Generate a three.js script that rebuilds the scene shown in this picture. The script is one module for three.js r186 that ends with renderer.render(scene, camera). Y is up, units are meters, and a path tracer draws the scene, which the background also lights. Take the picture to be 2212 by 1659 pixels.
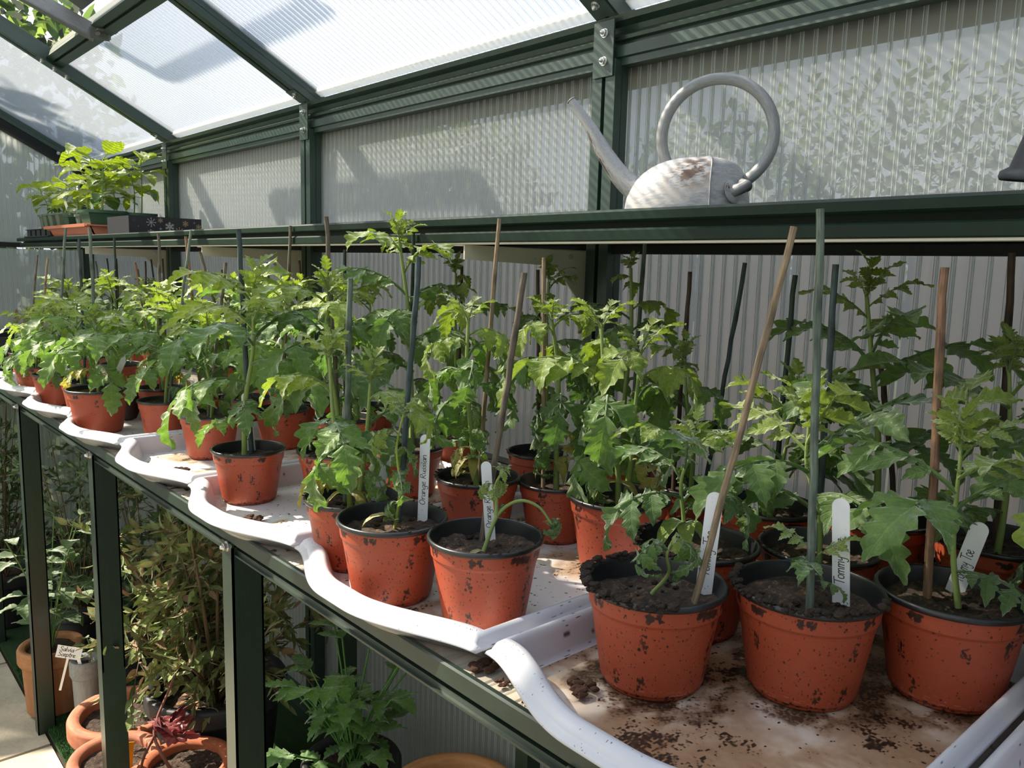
import * as THREE from 'three';
import { mergeGeometries } from 'three/addons/utils/BufferGeometryUtils.js';

// ---------------------------------------------------------------- camera, sky, sun, exposure
const scene = new THREE.Scene();
const YAW = 0.840427, PITCH = 0.141391, ROLL = 0.026175, EYE = 1.33;   // metres; +x to the glazed side wall, -z down the greenhouse
const camera = new THREE.PerspectiveCamera(50.65, 2212 / 1659, 0.02, 200);
{
  const f = new THREE.Vector3(Math.cos(YAW) * Math.cos(PITCH), -Math.sin(PITCH), -Math.sin(YAW) * Math.cos(PITCH));
  const r = new THREE.Vector3().crossVectors(f, new THREE.Vector3(0, 1, 0)).normalize(), u = new THREE.Vector3().crossVectors(r, f);
  const r2 = r.clone().multiplyScalar(Math.cos(ROLL)).addScaledVector(u, Math.sin(ROLL));
  const u2 = u.clone().multiplyScalar(Math.cos(ROLL)).addScaledVector(r, -Math.sin(ROLL));
  camera.position.set(0, EYE, 0);
  camera.quaternion.setFromRotationMatrix(new THREE.Matrix4().makeBasis(r2, u2, f.clone().negate()));
}
const renderer = new THREE.WebGLRenderer({ antialias: true });
renderer.toneMapping = THREE.LinearToneMapping;
renderer.toneMappingExposure = 0.48;
renderer.shadowMap.enabled = true;

// hashing and noise, all seeded
function rng(seed) { let s = (seed * 2654435761) >>> 0 || 1; return () => { s |= 0; s = (s + 0x6d2b79f5) | 0; let t = Math.imul(s ^ (s >>> 15), 1 | s); t = (t + Math.imul(t ^ (t >>> 7), 61 | t)) ^ t; return ((t ^ (t >>> 14)) >>> 0) / 4294967296; }; }
function hash3(x, y, z) { let h = Math.imul(x, 374761393) ^ Math.imul(y, 668265263) ^ Math.imul(z, 2147483647 ^ 1274126177); h = Math.imul(h ^ (h >>> 13), 1274126177); return ((h ^ (h >>> 16)) >>> 0) / 4294967296; }
function noise(x, y, z = 0) {
  const X = Math.floor(x), Y = Math.floor(y), Z = Math.floor(z); let fx = x - X, fy = y - Y, fz = z - Z;
  fx = fx * fx * (3 - 2 * fx); fy = fy * fy * (3 - 2 * fy); fz = fz * fz * (3 - 2 * fz);
  const l = (a, b, t) => a + (b - a) * t, c = (i, j, k) => hash3(X + i, Y + j, Z + k);
  return l(l(l(c(0, 0, 0), c(1, 0, 0), fx), l(c(0, 1, 0), c(1, 1, 0), fx), fy), l(l(c(0, 0, 1), c(1, 0, 1), fx), l(c(0, 1, 1), c(1, 1, 1), fx), fy), fz);
}
function fbm(x, y, z = 0, o = 4) { let s = 0, a = 0.5, t = 0; for (let i = 0; i < o; i++) { s += a * noise(x, y, z); t += a; x *= 2.03; y *= 2.03; z *= 2.03; a *= 0.5; } return s / t; }
const clamp = (x, a = 0, b = 1) => Math.min(b, Math.max(a, x)), lerp = (a, b, t) => a + (b - a) * t, smooth = (a, b, x) => { const t = clamp((x - a) / (b - a)); return t * t * (3 - 2 * t); };

// sun from the left and ahead, through the other roof slope; hazy bright sky with thin cloud
const SUN_DIR = new THREE.Vector3(-0.37, 0.71, -0.6).normalize();
const sun = new THREE.DirectionalLight(0xffeed6, 40);
sun.position.copy(SUN_DIR).multiplyScalar(12); sun.target.position.set(0, 0, 0); sun.castShadow = true;
sun.shadow.mapSize.set(4096, 4096); sun.shadow.camera.left = -6; sun.shadow.camera.right = 6; sun.shadow.camera.top = 6; sun.shadow.camera.bottom = -6; sun.shadow.camera.far = 30;
scene.add(sun, sun.target);
{
  const w = 512, h = 256, d = new Float32Array(w * h * 4);
  for (let j = 0; j < h; j++) for (let i = 0; i < w; i++) {
    const v = (j + 0.5) / h, u = (i + 0.5) / w, el = (v - 0.5) * Math.PI, az = (u - 0.5) * 2 * Math.PI;
    const x = Math.cos(el) * Math.cos(az), y = Math.sin(el), z = Math.cos(el) * Math.sin(az);
    const up = clamp(y), cl = smooth(0.38, 0.62, fbm(x * 2.6 + 7, y * 4 + 3, z * 2.6 + 5, 5));
    const k = Math.pow(1 - up, 1.5);
    let r = lerp(0.62, 1.05, k), g = lerp(0.85, 1.12, k), b = lerp(1.25, 1.2, k);
    r = lerp(r, 1.7, cl * 0.75); g = lerp(g, 1.72, cl * 0.75); b = lerp(b, 1.76, cl * 0.75);
    const c = x * SUN_DIR.x + y * SUN_DIR.y + z * SUN_DIR.z, glow = Math.exp(-(1 - c) * 14) * 3.2 + Math.exp(-(1 - c) * 90) * 9;
    r += glow; g += glow * 0.97; b += glow * 0.9;
    if (y < 0) { const q = smooth(0, -0.15, y); r = lerp(r, 0.22, q); g = lerp(g, 0.24, q); b = lerp(b, 0.18, q); }
    d.set([r * 2.0, g * 2.0, b * 2.0, 1], (j * w + i) * 4);
  }
  const t = new THREE.DataTexture(d, w, h, THREE.RGBAFormat, THREE.FloatType);
  t.mapping = THREE.EquirectangularReflectionMapping; t.magFilter = THREE.LinearFilter; t.needsUpdate = true;
  scene.background = t; scene.environment = t;
}

// ---------------------------------------------------------------- helpers
const V = (x, y, z) => new THREE.Vector3(x, y, z);
const used = new Map();
function numbered(name) { const n = used.get(name) || 0; used.set(name, n + 1); return n ? name + '_' + String(n).padStart(3, '0') : name; }
function shadows(o) { o.castShadow = o.receiveShadow = true; return o; }
function obj(name, geo, mat, parent) {
  const m = shadows(new THREE.Mesh(geo, mat)); m.name = parent ? name : numbered(name);
  if (parent) { const c = (parent.userData._n ||= {}); c[name] = (c[name] || 0) + 1; if (c[name] > 1) m.name = name + '_' + String(c[name] - 1).padStart(3, '0'); parent.add(m); } else scene.add(m);
  return m;
}
function words(s, most = 16) { return s.split(/\s+/).slice(0, most).join(' '); }
function tag(o, label, category, group) { Object.assign(o.userData, { label: words(label), category }); if (group) o.userData.group = group; return o; }
function thing(name, label, category, p = [0, 0, 0], turn = 0, group) { const g = new THREE.Group(); g.name = numbered(name); scene.add(g); g.position.set(...p); g.rotation.y = turn; return tag(g, label, category, group); }
function struct(name) { const g = new THREE.Group(); g.name = name; g.userData.kind = 'structure'; scene.add(g); return g; }
function mrg(list) {
  const l = list.map((g) => { const q = g.index ? g.toNonIndexed() : g; for (const k of Object.keys(q.attributes)) if (!['position', 'normal', 'uv'].includes(k)) q.deleteAttribute(k); if (!q.attributes.uv) q.setAttribute('uv', new THREE.BufferAttribute(new Float32Array(q.attributes.position.count * 2), 2)); return q; });
  return l.length === 1 ? l[0] : mergeGeometries(l);
}
const box = (cx, cy, cz, sx, sy, sz) => new THREE.BoxGeometry(sx, sy, sz).translate(cx, cy, cz);
const lathe = (pts, n = 40) => new THREE.LatheGeometry(pts.map((p) => new THREE.Vector2(...p)), n);
// a prism along z from a polygon in (x, y)
function prism(poly, z0, z1, bevel = 0) {
  const s = new THREE.Shape(poly.map((p) => new THREE.Vector2(...p)));
  return new THREE.ExtrudeGeometry(s, { depth: z1 - z0 - 2 * bevel, bevelEnabled: bevel > 0, bevelSize: bevel, bevelThickness: bevel, bevelSegments: 2, curveSegments: 8 }).translate(0, 0, z0 + bevel);
}
// collects indexed triangles; build() smooths the normals
class Builder {
  constructor() { this.p = []; this.t = []; this.i = []; }
  vert(x, y, z, u = 0, v = 0) { this.p.push(x, y, z); this.t.push(u, v); return this.p.length / 3 - 1; }
  grid(rows, cols, fn, closed = false) {
    const at = this.p.length / 3, w = cols + 1;
    for (let r = 0; r <= rows; r++) for (let c = 0; c <= cols; c++) this.vert(...fn(r / rows, c / cols));
    for (let r = 0; r < rows; r++) for (let c = 0; c < cols; c++) { const a = at + r * w + c; this.i.push(a, a + 1, a + w, a + 1, a + w + 1, a + w); }
  }
  tube(pts, rad, sides = 6, cap = true) {
    const n = pts.length, T = [];
    for (let k = 0; k < n; k++) T.push(pts[Math.min(n - 1, k + 1)].clone().sub(pts[Math.max(0, k - 1)]).normalize());
    let N = Math.abs(T[0].y) < 0.9 ? V(0, 1, 0) : V(1, 0, 0); N.addScaledVector(T[0], -N.dot(T[0])).normalize();
    const at = this.p.length / 3, w = sides + 1;
    for (let k = 0; k < n; k++) {
      N.addScaledVector(T[k], -N.dot(T[k])).normalize(); const B = T[k].clone().cross(N), r = typeof rad === 'function' ? rad(k / (n - 1)) : rad;
      for (let s = 0; s <= sides; s++) { const a = s / sides * Math.PI * 2, q = pts[k].clone().addScaledVector(N, Math.cos(a) * r).addScaledVector(B, Math.sin(a) * r); this.vert(q.x, q.y, q.z, s / sides, k / (n - 1)); }
    }
    for (let k = 0; k < n - 1; k++) for (let s = 0; s < sides; s++) { const a = at + k * w + s; this.i.push(a, a + 1, a + w, a + 1, a + w + 1, a + w); }
    if (cap) for (const k of [0, n - 1]) { const c = this.vert(pts[k].x, pts[k].y, pts[k].z, 0.5, 0.5), ring = []; for (let s = 0; s <= sides; s++) { const o = (at + k * w + s) * 3; ring.push(this.vert(this.p[o], this.p[o + 1], this.p[o + 2], 0.5, 0.5)); } for (let s = 0; s < sides; s++) k ? this.i.push(c, ring[s], ring[s + 1]) : this.i.push(c, ring[s + 1], ring[s]); }
  }
  build() { const g = new THREE.BufferGeometry(); g.setAttribute('position', new THREE.Float32BufferAttribute(this.p, 3)); g.setAttribute('uv', new THREE.Float32BufferAttribute(this.t, 2)); g.setIndex(this.i); g.computeVertexNormals(); return g; }
}
const spline = (pts, n) => new THREE.CatmullRomCurve3(pts).getPoints(n);
function pixels(w, h, fn, srgb = true) {
  const d = new Uint8Array(w * h * 4);
  for (let j = 0; j < h; j++) for (let i = 0; i < w; i++) { const c = fn(i / w, j / h, i, j); d.set([clamp(c[0]) * 255, clamp(c[1]) * 255, clamp(c[2]) * 255, 255], (j * w + i) * 4); }
  const t = new THREE.DataTexture(d, w, h); t.magFilter = THREE.LinearFilter; t.minFilter = THREE.LinearMipmapLinearFilter; t.generateMipmaps = true; t.wrapS = t.wrapT = THREE.RepeatWrapping; if (srgb) t.colorSpace = THREE.SRGBColorSpace; t.needsUpdate = true; return t;
}
function canvasTex(w, h, draw) { const c = document.createElement('canvas'); c.width = w; c.height = h; draw(c.getContext('2d'), w, h); const t = new THREE.CanvasTexture(c); t.colorSpace = THREE.SRGBColorSpace; t.wrapS = t.wrapT = THREE.RepeatWrapping; return t; }
const lin = (r, g, b) => new THREE.Color().setRGB(r, g, b);

// ---------------------------------------------------------------- materials
const grainTex = pixels(256, 256, (u, v) => { const n = 0.82 + 0.18 * fbm(u * 40, v * 40, 2, 3) + 0.1 * (noise(u * 128, v * 128, 9) - 0.5); return [n, n, n]; });
const bumpTex = pixels(256, 256, (u, v) => { const n = fbm(u * 50, v * 50, 4, 3); return [n, n, n]; }, false);
const std = (c, rough, more = {}) => new THREE.MeshPhysicalMaterial({ color: c, roughness: rough, ...more });
const M = {
  green: std(0x33493f, 0.38, { clearcoat: 0.25, clearcoatRoughness: 0.3, map: grainTex }),
  darkGreen: std(0x10291b, 0.42, { specularIntensity: 0.5, map: grainTex }), gutter: std(0x68727e, 0.6), bench: std(0x25362c, 0.36, { clearcoat: 0.25, clearcoatRoughness: 0.25, map: grainTex }),
  black: std(0x17191a, 0.45), rubber: std(0x141716, 0.8),
  aluminium: std(0xd6cfbe, 0.5), mill: std(0x9a9a98, 0.42, { metalness: 0.75, map: grainTex }),
  steel: std(0xd8d8d4, 0.28, { metalness: 0.9 }),
  pane: std(0xdadddd, 0.68, { transmission: 1, thickness: 0, ior: 1.45, side: THREE.DoubleSide }),
  roofPane: std(0xf4f6f8, 0.29, { transmission: 1, thickness: 0, ior: 1.45, side: THREE.DoubleSide }),
  rib: std(0xe4e8e6, 0.97, { transmission: 0.75, thickness: 0, side: THREE.DoubleSide }),
  roofRib: std(0xe0e4e9, 0.42, { transmission: 1, thickness: 0, side: THREE.DoubleSide }),
  strip: std(0xf4f4f2, 0.75, { transmission: 0.9, thickness: 0, side: THREE.DoubleSide }),
  tray: std(0xcbcfdb, 0.38, { map: pixels(1024, 64, (u, v, i, j) => { const s = noise(i * 0.55, j * 0.9, 3) > 0.93 && noise(i * 0.03, j * 0.05, 9) > 0.5 ? 0.28 : 0.97; return [s, s * 0.98, s * 0.96]; }), clearcoat: 0.3, clearcoatRoughness: 0.35 }),
};
// ---------------------------------------------------------------- the greenhouse shell (structure)
const XW = 1.08, XL = -1.32, RIDGE = -0.12, EAVE = EYE + 0.41, SL = -0.541, ZB = -4.18, ZF = 1.24, POSTS = [1.13, 0.088, -0.956, -2.0, -3.041, -4.16];
const roofY = (x) => EYE + 0.985 + SL * (x >= RIDGE ? x : 2 * RIDGE - x), SA = Math.atan(-SL);
// twin-wall sheet: w along x, h along y, flutes along y
function ribGeo(w, h, pitch, T = 0.007) {
  const l = [];
  for (let x = -w / 2 + pitch * 0.6; x < w / 2 - 0.002; x += pitch) {
    l.push(box(x, 0, 0, 0.0011, h, T * 0.9));
    for (const d of [-0.0027, 0.0027]) l.push(box(x + d, 0, T / 2 + 0.0002, 0.0008, h, 0.0006));
  }
  return mrg(l);
}
function panel(parent, w, h, place, mat = M.pane, pitch = 0.0207, name = 'panel') {
  const p = obj(name, new THREE.BoxGeometry(w, h, 0.007), mat, parent); place(p);
  if (pitch) { const r = obj('rib', ribGeo(w, h, pitch), M.rib, p); r.userData.kind = 'stuff'; }
  return p;
}
function boltGeo(r = 0.006) { return mrg([new THREE.CylinderGeometry(r * 1.25, r * 1.25, 0.0015, 20), new THREE.CylinderGeometry(r, r, 0.005, 6).translate(0, 0.003, 0), lathe([[0, 0.0105], [r * 0.45, 0.0095], [r * 0.6, 0.0055], [r * 0.6, 0.004]], 14)]); }
const BOLT = boltGeo();
const bolt = (parent, x, y, z, dir) => { const b = obj('bolt', BOLT, M.steel, parent); b.position.set(x, y, z); b.quaternion.setFromUnitVectors(V(0, 1, 0), dir); return b; };
const IN = V(-1, 0, 0), NIN = V(-Math.sin(SA), -Math.cos(SA), 0);

const floor = struct('floor'), wallR = struct('wall_right'), wallB = struct('wall_back'), wallL = struct('wall_left'), wallF = struct('wall_front'), roof = struct('ceiling');

// floor: pale paving slabs along the path, soil below
{
  const stone = pixels(512, 512, (u, v) => { const n = fbm(u * 9, v * 9, 1, 5), s = noise(u * 200, v * 200, 3); const k = 0.72 + 0.16 * (n - 0.5) + 0.05 * (s - 0.5); return [k, k * 0.95, k * 0.84]; });
  const slabM = std(0xffffff, 0.85, { map: stone, bumpMap: bumpTex, bumpScale: 0.001 });
  const soilM = std(0x4a3d30, 1, { map: grainTex });
  obj('bed', box(-0.12, -0.03, -1.47, 2.42, 0.04, 5.5), soilM, floor);
  for (let r = 0; r < 9; r++) for (let c = 0; c < 3; c++) { const g = new THREE.BoxGeometry(0.588, 0.05, 0.588).translate(-0.135 - c * 0.595 + 0.297 - 0.003, -0.025, 0.93 - r * 0.6 - (c % 2) * 0.2); obj('slab', g, slabM, floor); }
}
// side wall on the right: posts, eave beam, shelf rail, base rail, upper and lower sheets
function sideWall(parent, X, s, shown) {   // s = +1: inside faces -x
  const px = (x) => X + s * x;
  const B = (cx, cy, cz, sx, sy, sz) => box(px(cx), cy, cz, sx, sy, sz);
  for (let k = 0; k < POSTS.length; k++) {
    const z = POSTS[k], y0 = 0, y1 = EYE + 0.345, h = y1 - y0, cy = (y0 + y1) / 2;
    obj('post', mrg([B(-0.012, cy, z, 0.016, h, 0.05), B(-0.028, cy, z - 0.0145, 0.018, h, 0.021), B(-0.028, cy, z + 0.0145, 0.018, h, 0.021), B(0.006, cy, z, 0.02, h, 0.016)]), M.green, parent);
    if (shown && z < 0.5) {
      const pl = obj('gusset_plate', mrg([box(X - 0.0395, EYE + 0.362, z, 0.003, 0.088, 0.044), new THREE.BoxGeometry(0.045, 0.003, 0.044).rotateZ(-SA).translate(X - 0.058, EYE + 0.425, z)]), M.green, parent);
      bolt(pl, X - 0.041, EYE + 0.387, z + 0.002, IN); bolt(pl, X - 0.041, EYE + 0.343, z + 0.002, IN); bolt(pl, X - 0.064, EYE + 0.4265, z, NIN);
    }
  }
  const poly = [[0.012, 0.336], [-0.022, 0.336], [-0.022, 0.347], [-0.027, 0.349], [-0.027, 0.3665], [-0.013, 0.368], [-0.013, 0.3755], [-0.023, 0.3765], [-0.025, 0.382], [-0.009, 0.392], [-0.013, 0.4], [-0.03, 0.4045], [-0.034, 0.413], [0.03, 0.413], [0.03, 0.405], [0.012, 0.4]].map(([x, y]) => [px(x), EYE + y]);
  obj('eave_beam', prism(s > 0 ? poly : poly.reverse(), ZB, ZF), M.green, parent);
  obj('gutter', prism([[0.014, 0.4], [0.022, 0.323], [0.085, 0.323], [0.1, 0.4], [0.095, 0.4], [0.081, 0.328], [0.026, 0.328], [0.019, 0.4]].map(([x, y]) => [px(x), EYE + y]), ZB, ZF), M.gutter, parent);
  obj('shelf_rail', mrg([B(-0.014, EYE + 0.036, (ZB + ZF) / 2, 0.028, 0.014, ZF - ZB), B(-0.008, EYE + 0.05, (ZB + ZF) / 2, 0.018, 0.02, ZF - ZB)]), M.rubber, parent);
  obj('base_rail', mrg([B(-0.02, 0.02, (ZB + ZF) / 2, 0.05, 0.04, ZF - ZB), B(-0.012, 0.05, (ZB + ZF) / 2, 0.03, 0.02, ZF - ZB)]), M.green, parent);
  for (let k = 0; k < POSTS.length - 1; k++) {
    const z0 = POSTS[k + 1], z1 = POSTS[k], w = z1 - z0 - 0.02, zc = (z0 + z1) / 2;
    const put = (y0, y1) => panel(parent, w, y1 - y0, (p) => { p.position.set(px(0.006), (y0 + y1) / 2, zc); p.rotation.y = s > 0 ? -Math.PI / 2 : Math.PI / 2; }, M.pane, shown ? 0.0207 : 0);
    put(0.055, EYE + 0.031); put(EYE + 0.058, EYE + 0.34);
  }
}
sideWall(wallR, XW, 1, true); sideWall(wallL, XL, -1, false);
// end walls
function endWall(parent, z, inner, shown) {
  const halfBar = (x0, x1, y, h, d = 0.03) => box((x0 + x1) / 2, y, z + inner * d / 2, x1 - x0, h, d);
  obj('end_rail', mrg([halfBar(XL, XW, EYE + 0.046, 0.02), halfBar(XL, XW, 0.025, 0.05)]), M.rubber, parent);
  for (const x of [XW - 0.02, XL + 0.02, 0.36, -0.6]) obj('end_post', mrg([box(x, roofY(x) / 2 - 0.02, z + inner * 0.02, 0.045, roofY(x) - 0.05, 0.035)]), M.green, parent);
  for (const s of [1, -1]) {
    const L = 1.2 / Math.cos(SA) + 0.02, xc = s > 0 ? (RIDGE + XW) / 2 : (RIDGE + XL) / 2;
    const g = obj('verge_bar', mrg([new THREE.BoxGeometry(L, 0.055, 0.04), new THREE.BoxGeometry(L, 0.012, 0.055).translate(0, -0.028, 0)]), M.rubber, parent);
    g.position.set(xc, roofY(xc) - 0.01, z + inner * 0.022); g.rotation.z = -s * SA;
    if (shown && s > 0) for (const x of [0.955, 1.005]) bolt(parent, x, roofY(x) - 0.012, z + 0.044, V(0, 0, 1));
  }
  const xs = [XL + 0.03, -0.6, 0.36, XW - 0.03];
  for (let k = 0; k < 3; k++) {
    const x0 = xs[k] + 0.02, x1 = xs[k + 1] - 0.02;
    panel(parent, x1 - x0, EYE - 0.02, (p) => p.position.set((x0 + x1) / 2, (EYE + 0.08) / 2, z), M.pane, shown ? 0.0207 : 0);
    const y0 = EYE + 0.058, top = (x) => roofY(x) - 0.03;
    const poly = [[x0, y0], [x1, y0], [x1, top(x1)]]; if (x0 < RIDGE && x1 > RIDGE) poly.push([RIDGE, top(RIDGE)]); poly.push([x0, top(x0)]);
    const p = obj('panel', prism(poly, z - 0.0035, z + 0.0035), M.pane, parent);
    if (shown) { const l = []; for (let x = x0 + 0.01; x < x1; x += 0.0207) { const h = top(x) - y0; l.push(box(x, y0 + h / 2, z, 0.0011, h, 0.0064)); for (const d of [-0.0027, 0.0027]) l.push(box(x + d, y0 + h / 2, z + 0.0037, 0.0008, h, 0.0006)); } obj('rib', mrg(l), M.rib, p).userData.kind = 'stuff'; }
  }
}
endWall(wallB, ZB, 1, true); endWall(wallF, ZF, -1, false);
// roof: rafters, sheets, ridge, the vent opening in the fourth bay
{
  const place = (o, x, z, up = 0, s = 1) => { const X = s > 0 ? x : 2 * RIDGE - x; o.position.set(X + s * Math.sin(SA) * up, roofY(X) + Math.cos(SA) * up, z); o.rotation.z = -s * SA; };
  const xm = (RIDGE + XW) / 2 - 0.005, L = 1.2 / Math.cos(SA);
  for (const s of [1, -1]) for (const z of POSTS) {
    const r = obj('rafter', mrg([new THREE.BoxGeometry(L, 0.016, 0.05), new THREE.BoxGeometry(L, 0.018, 0.021).translate(0, -0.016, 0.0145), new THREE.BoxGeometry(L, 0.018, 0.021).translate(0, -0.016, -0.0145), new THREE.BoxGeometry(L, 0.02, 0.014).translate(0, 0.016, 0)]), M.green, roof);
    place(r, xm, z, 0.02, s);
  }
  obj('ridge_beam', prism([[-0.05, -0.05], [0.05, -0.05], [0.05, 0], [0, 0.03], [-0.05, 0]].map(([x, y]) => [x + RIDGE, y + roofY(RIDGE) + 0.01]), ZB, ZF), M.green, roof);
  const sheet = (x0, x1, z0, z1, s, ribs) => {
    const w = z1 - z0 - 0.016, h = (x1 - x0) / Math.cos(SA), g = obj('panel', new THREE.BoxGeometry(h, 0.007, w), M.roofPane, roof); place(g, (x0 + x1) / 2, (z0 + z1) / 2, 0.03, s);
    if (ribs) { const l = []; for (let z = -w / 2 + 0.01; z < w / 2; z += 0.0195) { l.push(box(0, 0, z, h, 0.0063, 0.0011)); for (const d of [-0.0022, 0.0022]) l.push(box(0, -0.0037, z + d, h, 0.0006, 0.0006)); } obj('rib', mrg(l), M.roofRib, g).userData.kind = 'stuff'; }
  };
  for (let k = 0; k < POSTS.length - 1; k++) {
    const z0 = POSTS[k + 1], z1 = POSTS[k];
    sheet(RIDGE + 0.03, XW + 0.02, z0, z1, -1, false);
    const vent = k === 3;
    sheet(vent ? 0.715 : RIDGE + 0.03, XW + 0.02, z0, z1, 1, z0 < 0.5);
    const st = obj('edge_strip', mrg([new THREE.BoxGeometry(0.003, 0.016, z1 - z0 - 0.045).translate(-0.008, -0.004, 0), new THREE.BoxGeometry(0.02, 0.002, z1 - z0 - 0.045).translate(0, -0.011, 0)]), M.strip, roof); place(st, XW - 0.022, (z0 + z1) / 2, 0.034, 1);
  }
  const hd = obj('vent_header', mrg([new THREE.BoxGeometry(0.05, 0.012, 0.99).translate(0.0, 0, 0), new THREE.BoxGeometry(0.024, 0.016, 0.99).translate(0.014, -0.012, 0), new THREE.BoxGeometry(0.02, 0.016, 0.99).translate(-0.016, -0.012, 0), new THREE.BoxGeometry(0.004, 0.03, 0.99).translate(-0.024, 0.012, 0)]), M.green, roof); place(hd, 0.695, -2.52, 0.026);
  const gp = obj('gusset_plate', new THREE.BoxGeometry(0.11, 0.003, 0.04), M.green, roof); place(gp, 0.7, -3.025, -0.006);
  for (const x of [0.665, 0.7, 0.735]) { const b = bolt(roof, 0, 0, 0, NIN); const X = x; b.position.set(X, roofY(X) - 0.008, -3.025); }
}
// open roof vent: opener arm and sash
{
  const sash = struct('window_1'), x0 = RIDGE + 0.05, y0 = roofY(x0) + 0.05, A = 0.42;   // lifted about its hinge at the ridge
  const q = new THREE.Group(); sash.position.set(x0, y0, -2.52); sash.rotation.z = A - SA;
  obj('pane', new THREE.BoxGeometry(0.66, 0.006, 0.9).translate(0.35, 0, 0), M.roofPane, sash);
  obj('sash_frame', mrg([box(0.35, 0, 0.47, 0.74, 0.03, 0.04), box(0.35, 0, -0.47, 0.74, 0.03, 0.04), box(0.71, 0, 0, 0.03, 0.03, 0.92), box(0, 0, 0, 0.03, 0.03, 0.92)]), M.green, sash);
  const rl = obj('vent_rail', mrg([0, 1, 2, 3].map((k) => new THREE.BoxGeometry(0.011, 0.006, 0.56).translate(-k * 0.014, 0.004 * (k % 2), 0)).concat([new THREE.BoxGeometry(0.06, 0.004, 0.56).translate(-0.02, -0.004, 0)])), std(0x43474c, 0.5), roof);
  rl.position.set(0.655, roofY(0.655) + 0.045, -2.25); rl.rotation.z = -SA;
  // grey opener arm, pivoting on a bracket on the header
  const arm = thing('vent_opener', 'grey metal opener arm reaching from its bracket up to the open roof vent', 'window opener', [0.69, roofY(0.69) - 0.004, -2.52]);
  const dir = V(-0.9, 0.44, -0.24).normalize();
  const bar = obj('arm', mrg([box(0.27, 0, 0.0125, 0.54, 0.036, 0.003), box(0.27, 0.018, 0, 0.54, 0.003, 0.028), box(0.27, -0.018, 0.002, 0.54, 0.003, 0.022)]), M.mill, arm);
  bar.quaternion.setFromRotationMatrix(new THREE.Matrix4().makeBasis(dir, V(0, 0, 1).cross(dir).normalize(), dir.clone().cross(V(0, 0, 1).cross(dir).normalize())));
  obj('bracket', mrg([box(0.004, -0.002, 0.016, 0.05, 0.03, 0.003), box(0.02, 0.006, 0.028, 0.05, 0.003, 0.026), box(0.026, -0.006, 0.026, 0.004, 0.02, 0.02)]), M.mill, arm);
  const pv = obj('pivot', new THREE.CylinderGeometry(0.005, 0.005, 0.006, 14).rotateX(Math.PI / 2), M.steel, arm); pv.position.set(0.0, -0.002, 0.02);
}

// ---------------------------------------------------------------- staging bench
const BENCH = EYE - 0.371, XE = 0.44, ORD = ['', 'nearest', 'second', 'third', 'fourth', 'fifth', 'sixth', 'seventh', 'eighth'];
{
  const b = thing('staging_bench', 'long green aluminium staging bench with ribbed plastic top under the tomato pots', 'bench', [XE, 0, 0]);
  const rail = [[0, -0.0335], [0.004, -0.0335], [0.004, -0.0275], [0.012, -0.0275], [0.012, -0.0205], [0.001, -0.0205], [-0.0005, -0.019], [-0.0005, -0.002], [0.0012, 0], [0.0055, 0.0002], [0.0065, -0.0035], [0.03, -0.0095], [0.03, -0.034], [0, -0.036]];
  obj('front_rail', prism(rail.map(([x, y]) => [x, BENCH + y]), -4.1, 1.1), M.bench, b);
  obj('back_rail', box(0.585, BENCH - 0.017, -1.5, 0.03, 0.034, 5.2), M.bench, b);
  for (let k = 0; k < 8; k++) {
    const z = 0.31 - k * 0.687, leg = obj('leg', mrg([box(0.0195, BENCH / 2 - 0.012, z, 0.045, BENCH - 0.024, 0.003), box(-0.0015, BENCH / 2 - 0.01, z - 0.016, 0.003, BENCH - 0.02, 0.035), box(0.0405, BENCH / 2 - 0.012, z - 0.016, 0.003, BENCH - 0.024, 0.035)]), M.bench, b);
    const bt = obj('bolt', BOLT, M.steel, leg); bt.position.set(-0.003, BENCH - 0.026, z - 0.016); bt.rotation.z = Math.PI / 2;
    obj('leg', box(0.58, BENCH / 2 - 0.017, z, 0.035, BENCH - 0.034, 0.035), M.bench, b);
    obj('cross_bar', box(0.3, BENCH - 0.022, z - 0.02, 0.55, 0.02, 0.02), M.bench, b);
  }
  // ribbed sheets: the flutes run from front to back
  const dust = pixels(512, 512, (u, v) => { const n = fbm(u * 6, v * 22, 3, 5), s = smooth(0.72, 0.8, noise(u * 90, v * 90, 5)) * smooth(0.45, 0.65, fbm(u * 7, v * 7, 8)); const k = 0.8 + 0.2 * (n - 0.5); return [lerp(k, 0.24, s), lerp(k * 0.955, 0.16, s), lerp(k * 0.88, 0.1, s)]; });
  dust.repeat.set(1.6, 1.6);
  const m = std(0xffffff, 0.45, { map: dust, transmission: 0.25, thickness: 0 });
  for (let k = 0; k < 7; k++) {
    const zc = -0.037 - k * 0.687, B = new Builder(), n = 33, p = 0.68 / n;
    const prof = []; for (let i = 0; i < n; i++) for (const [t, y] of [[0, 0], [0.06, -0.0014], [0.14, -0.0014], [0.2, 0.0004], [0.3, 0.0006], [0.36, -0.0007], [0.44, -0.0007], [0.5, 0.0006], [0.8, 0.0002], [0.96, 0.0006]]) prof.push([zc - 0.34 + (i + t) * p, y]);
    B.grid(2, prof.length - 1, (r, c) => { const [z, y] = prof[Math.round(c * (prof.length - 1))]; return [0.0066 + r * 0.58, BENCH - 0.003 + y, z, r * 0.58, z]; });
    const g = B.build(); obj('bench_sheet', mrg([g, box(0.3, BENCH - 0.0065, zc, 0.58, 0.003, 0.68)]), m, b);
  }
}
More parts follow.
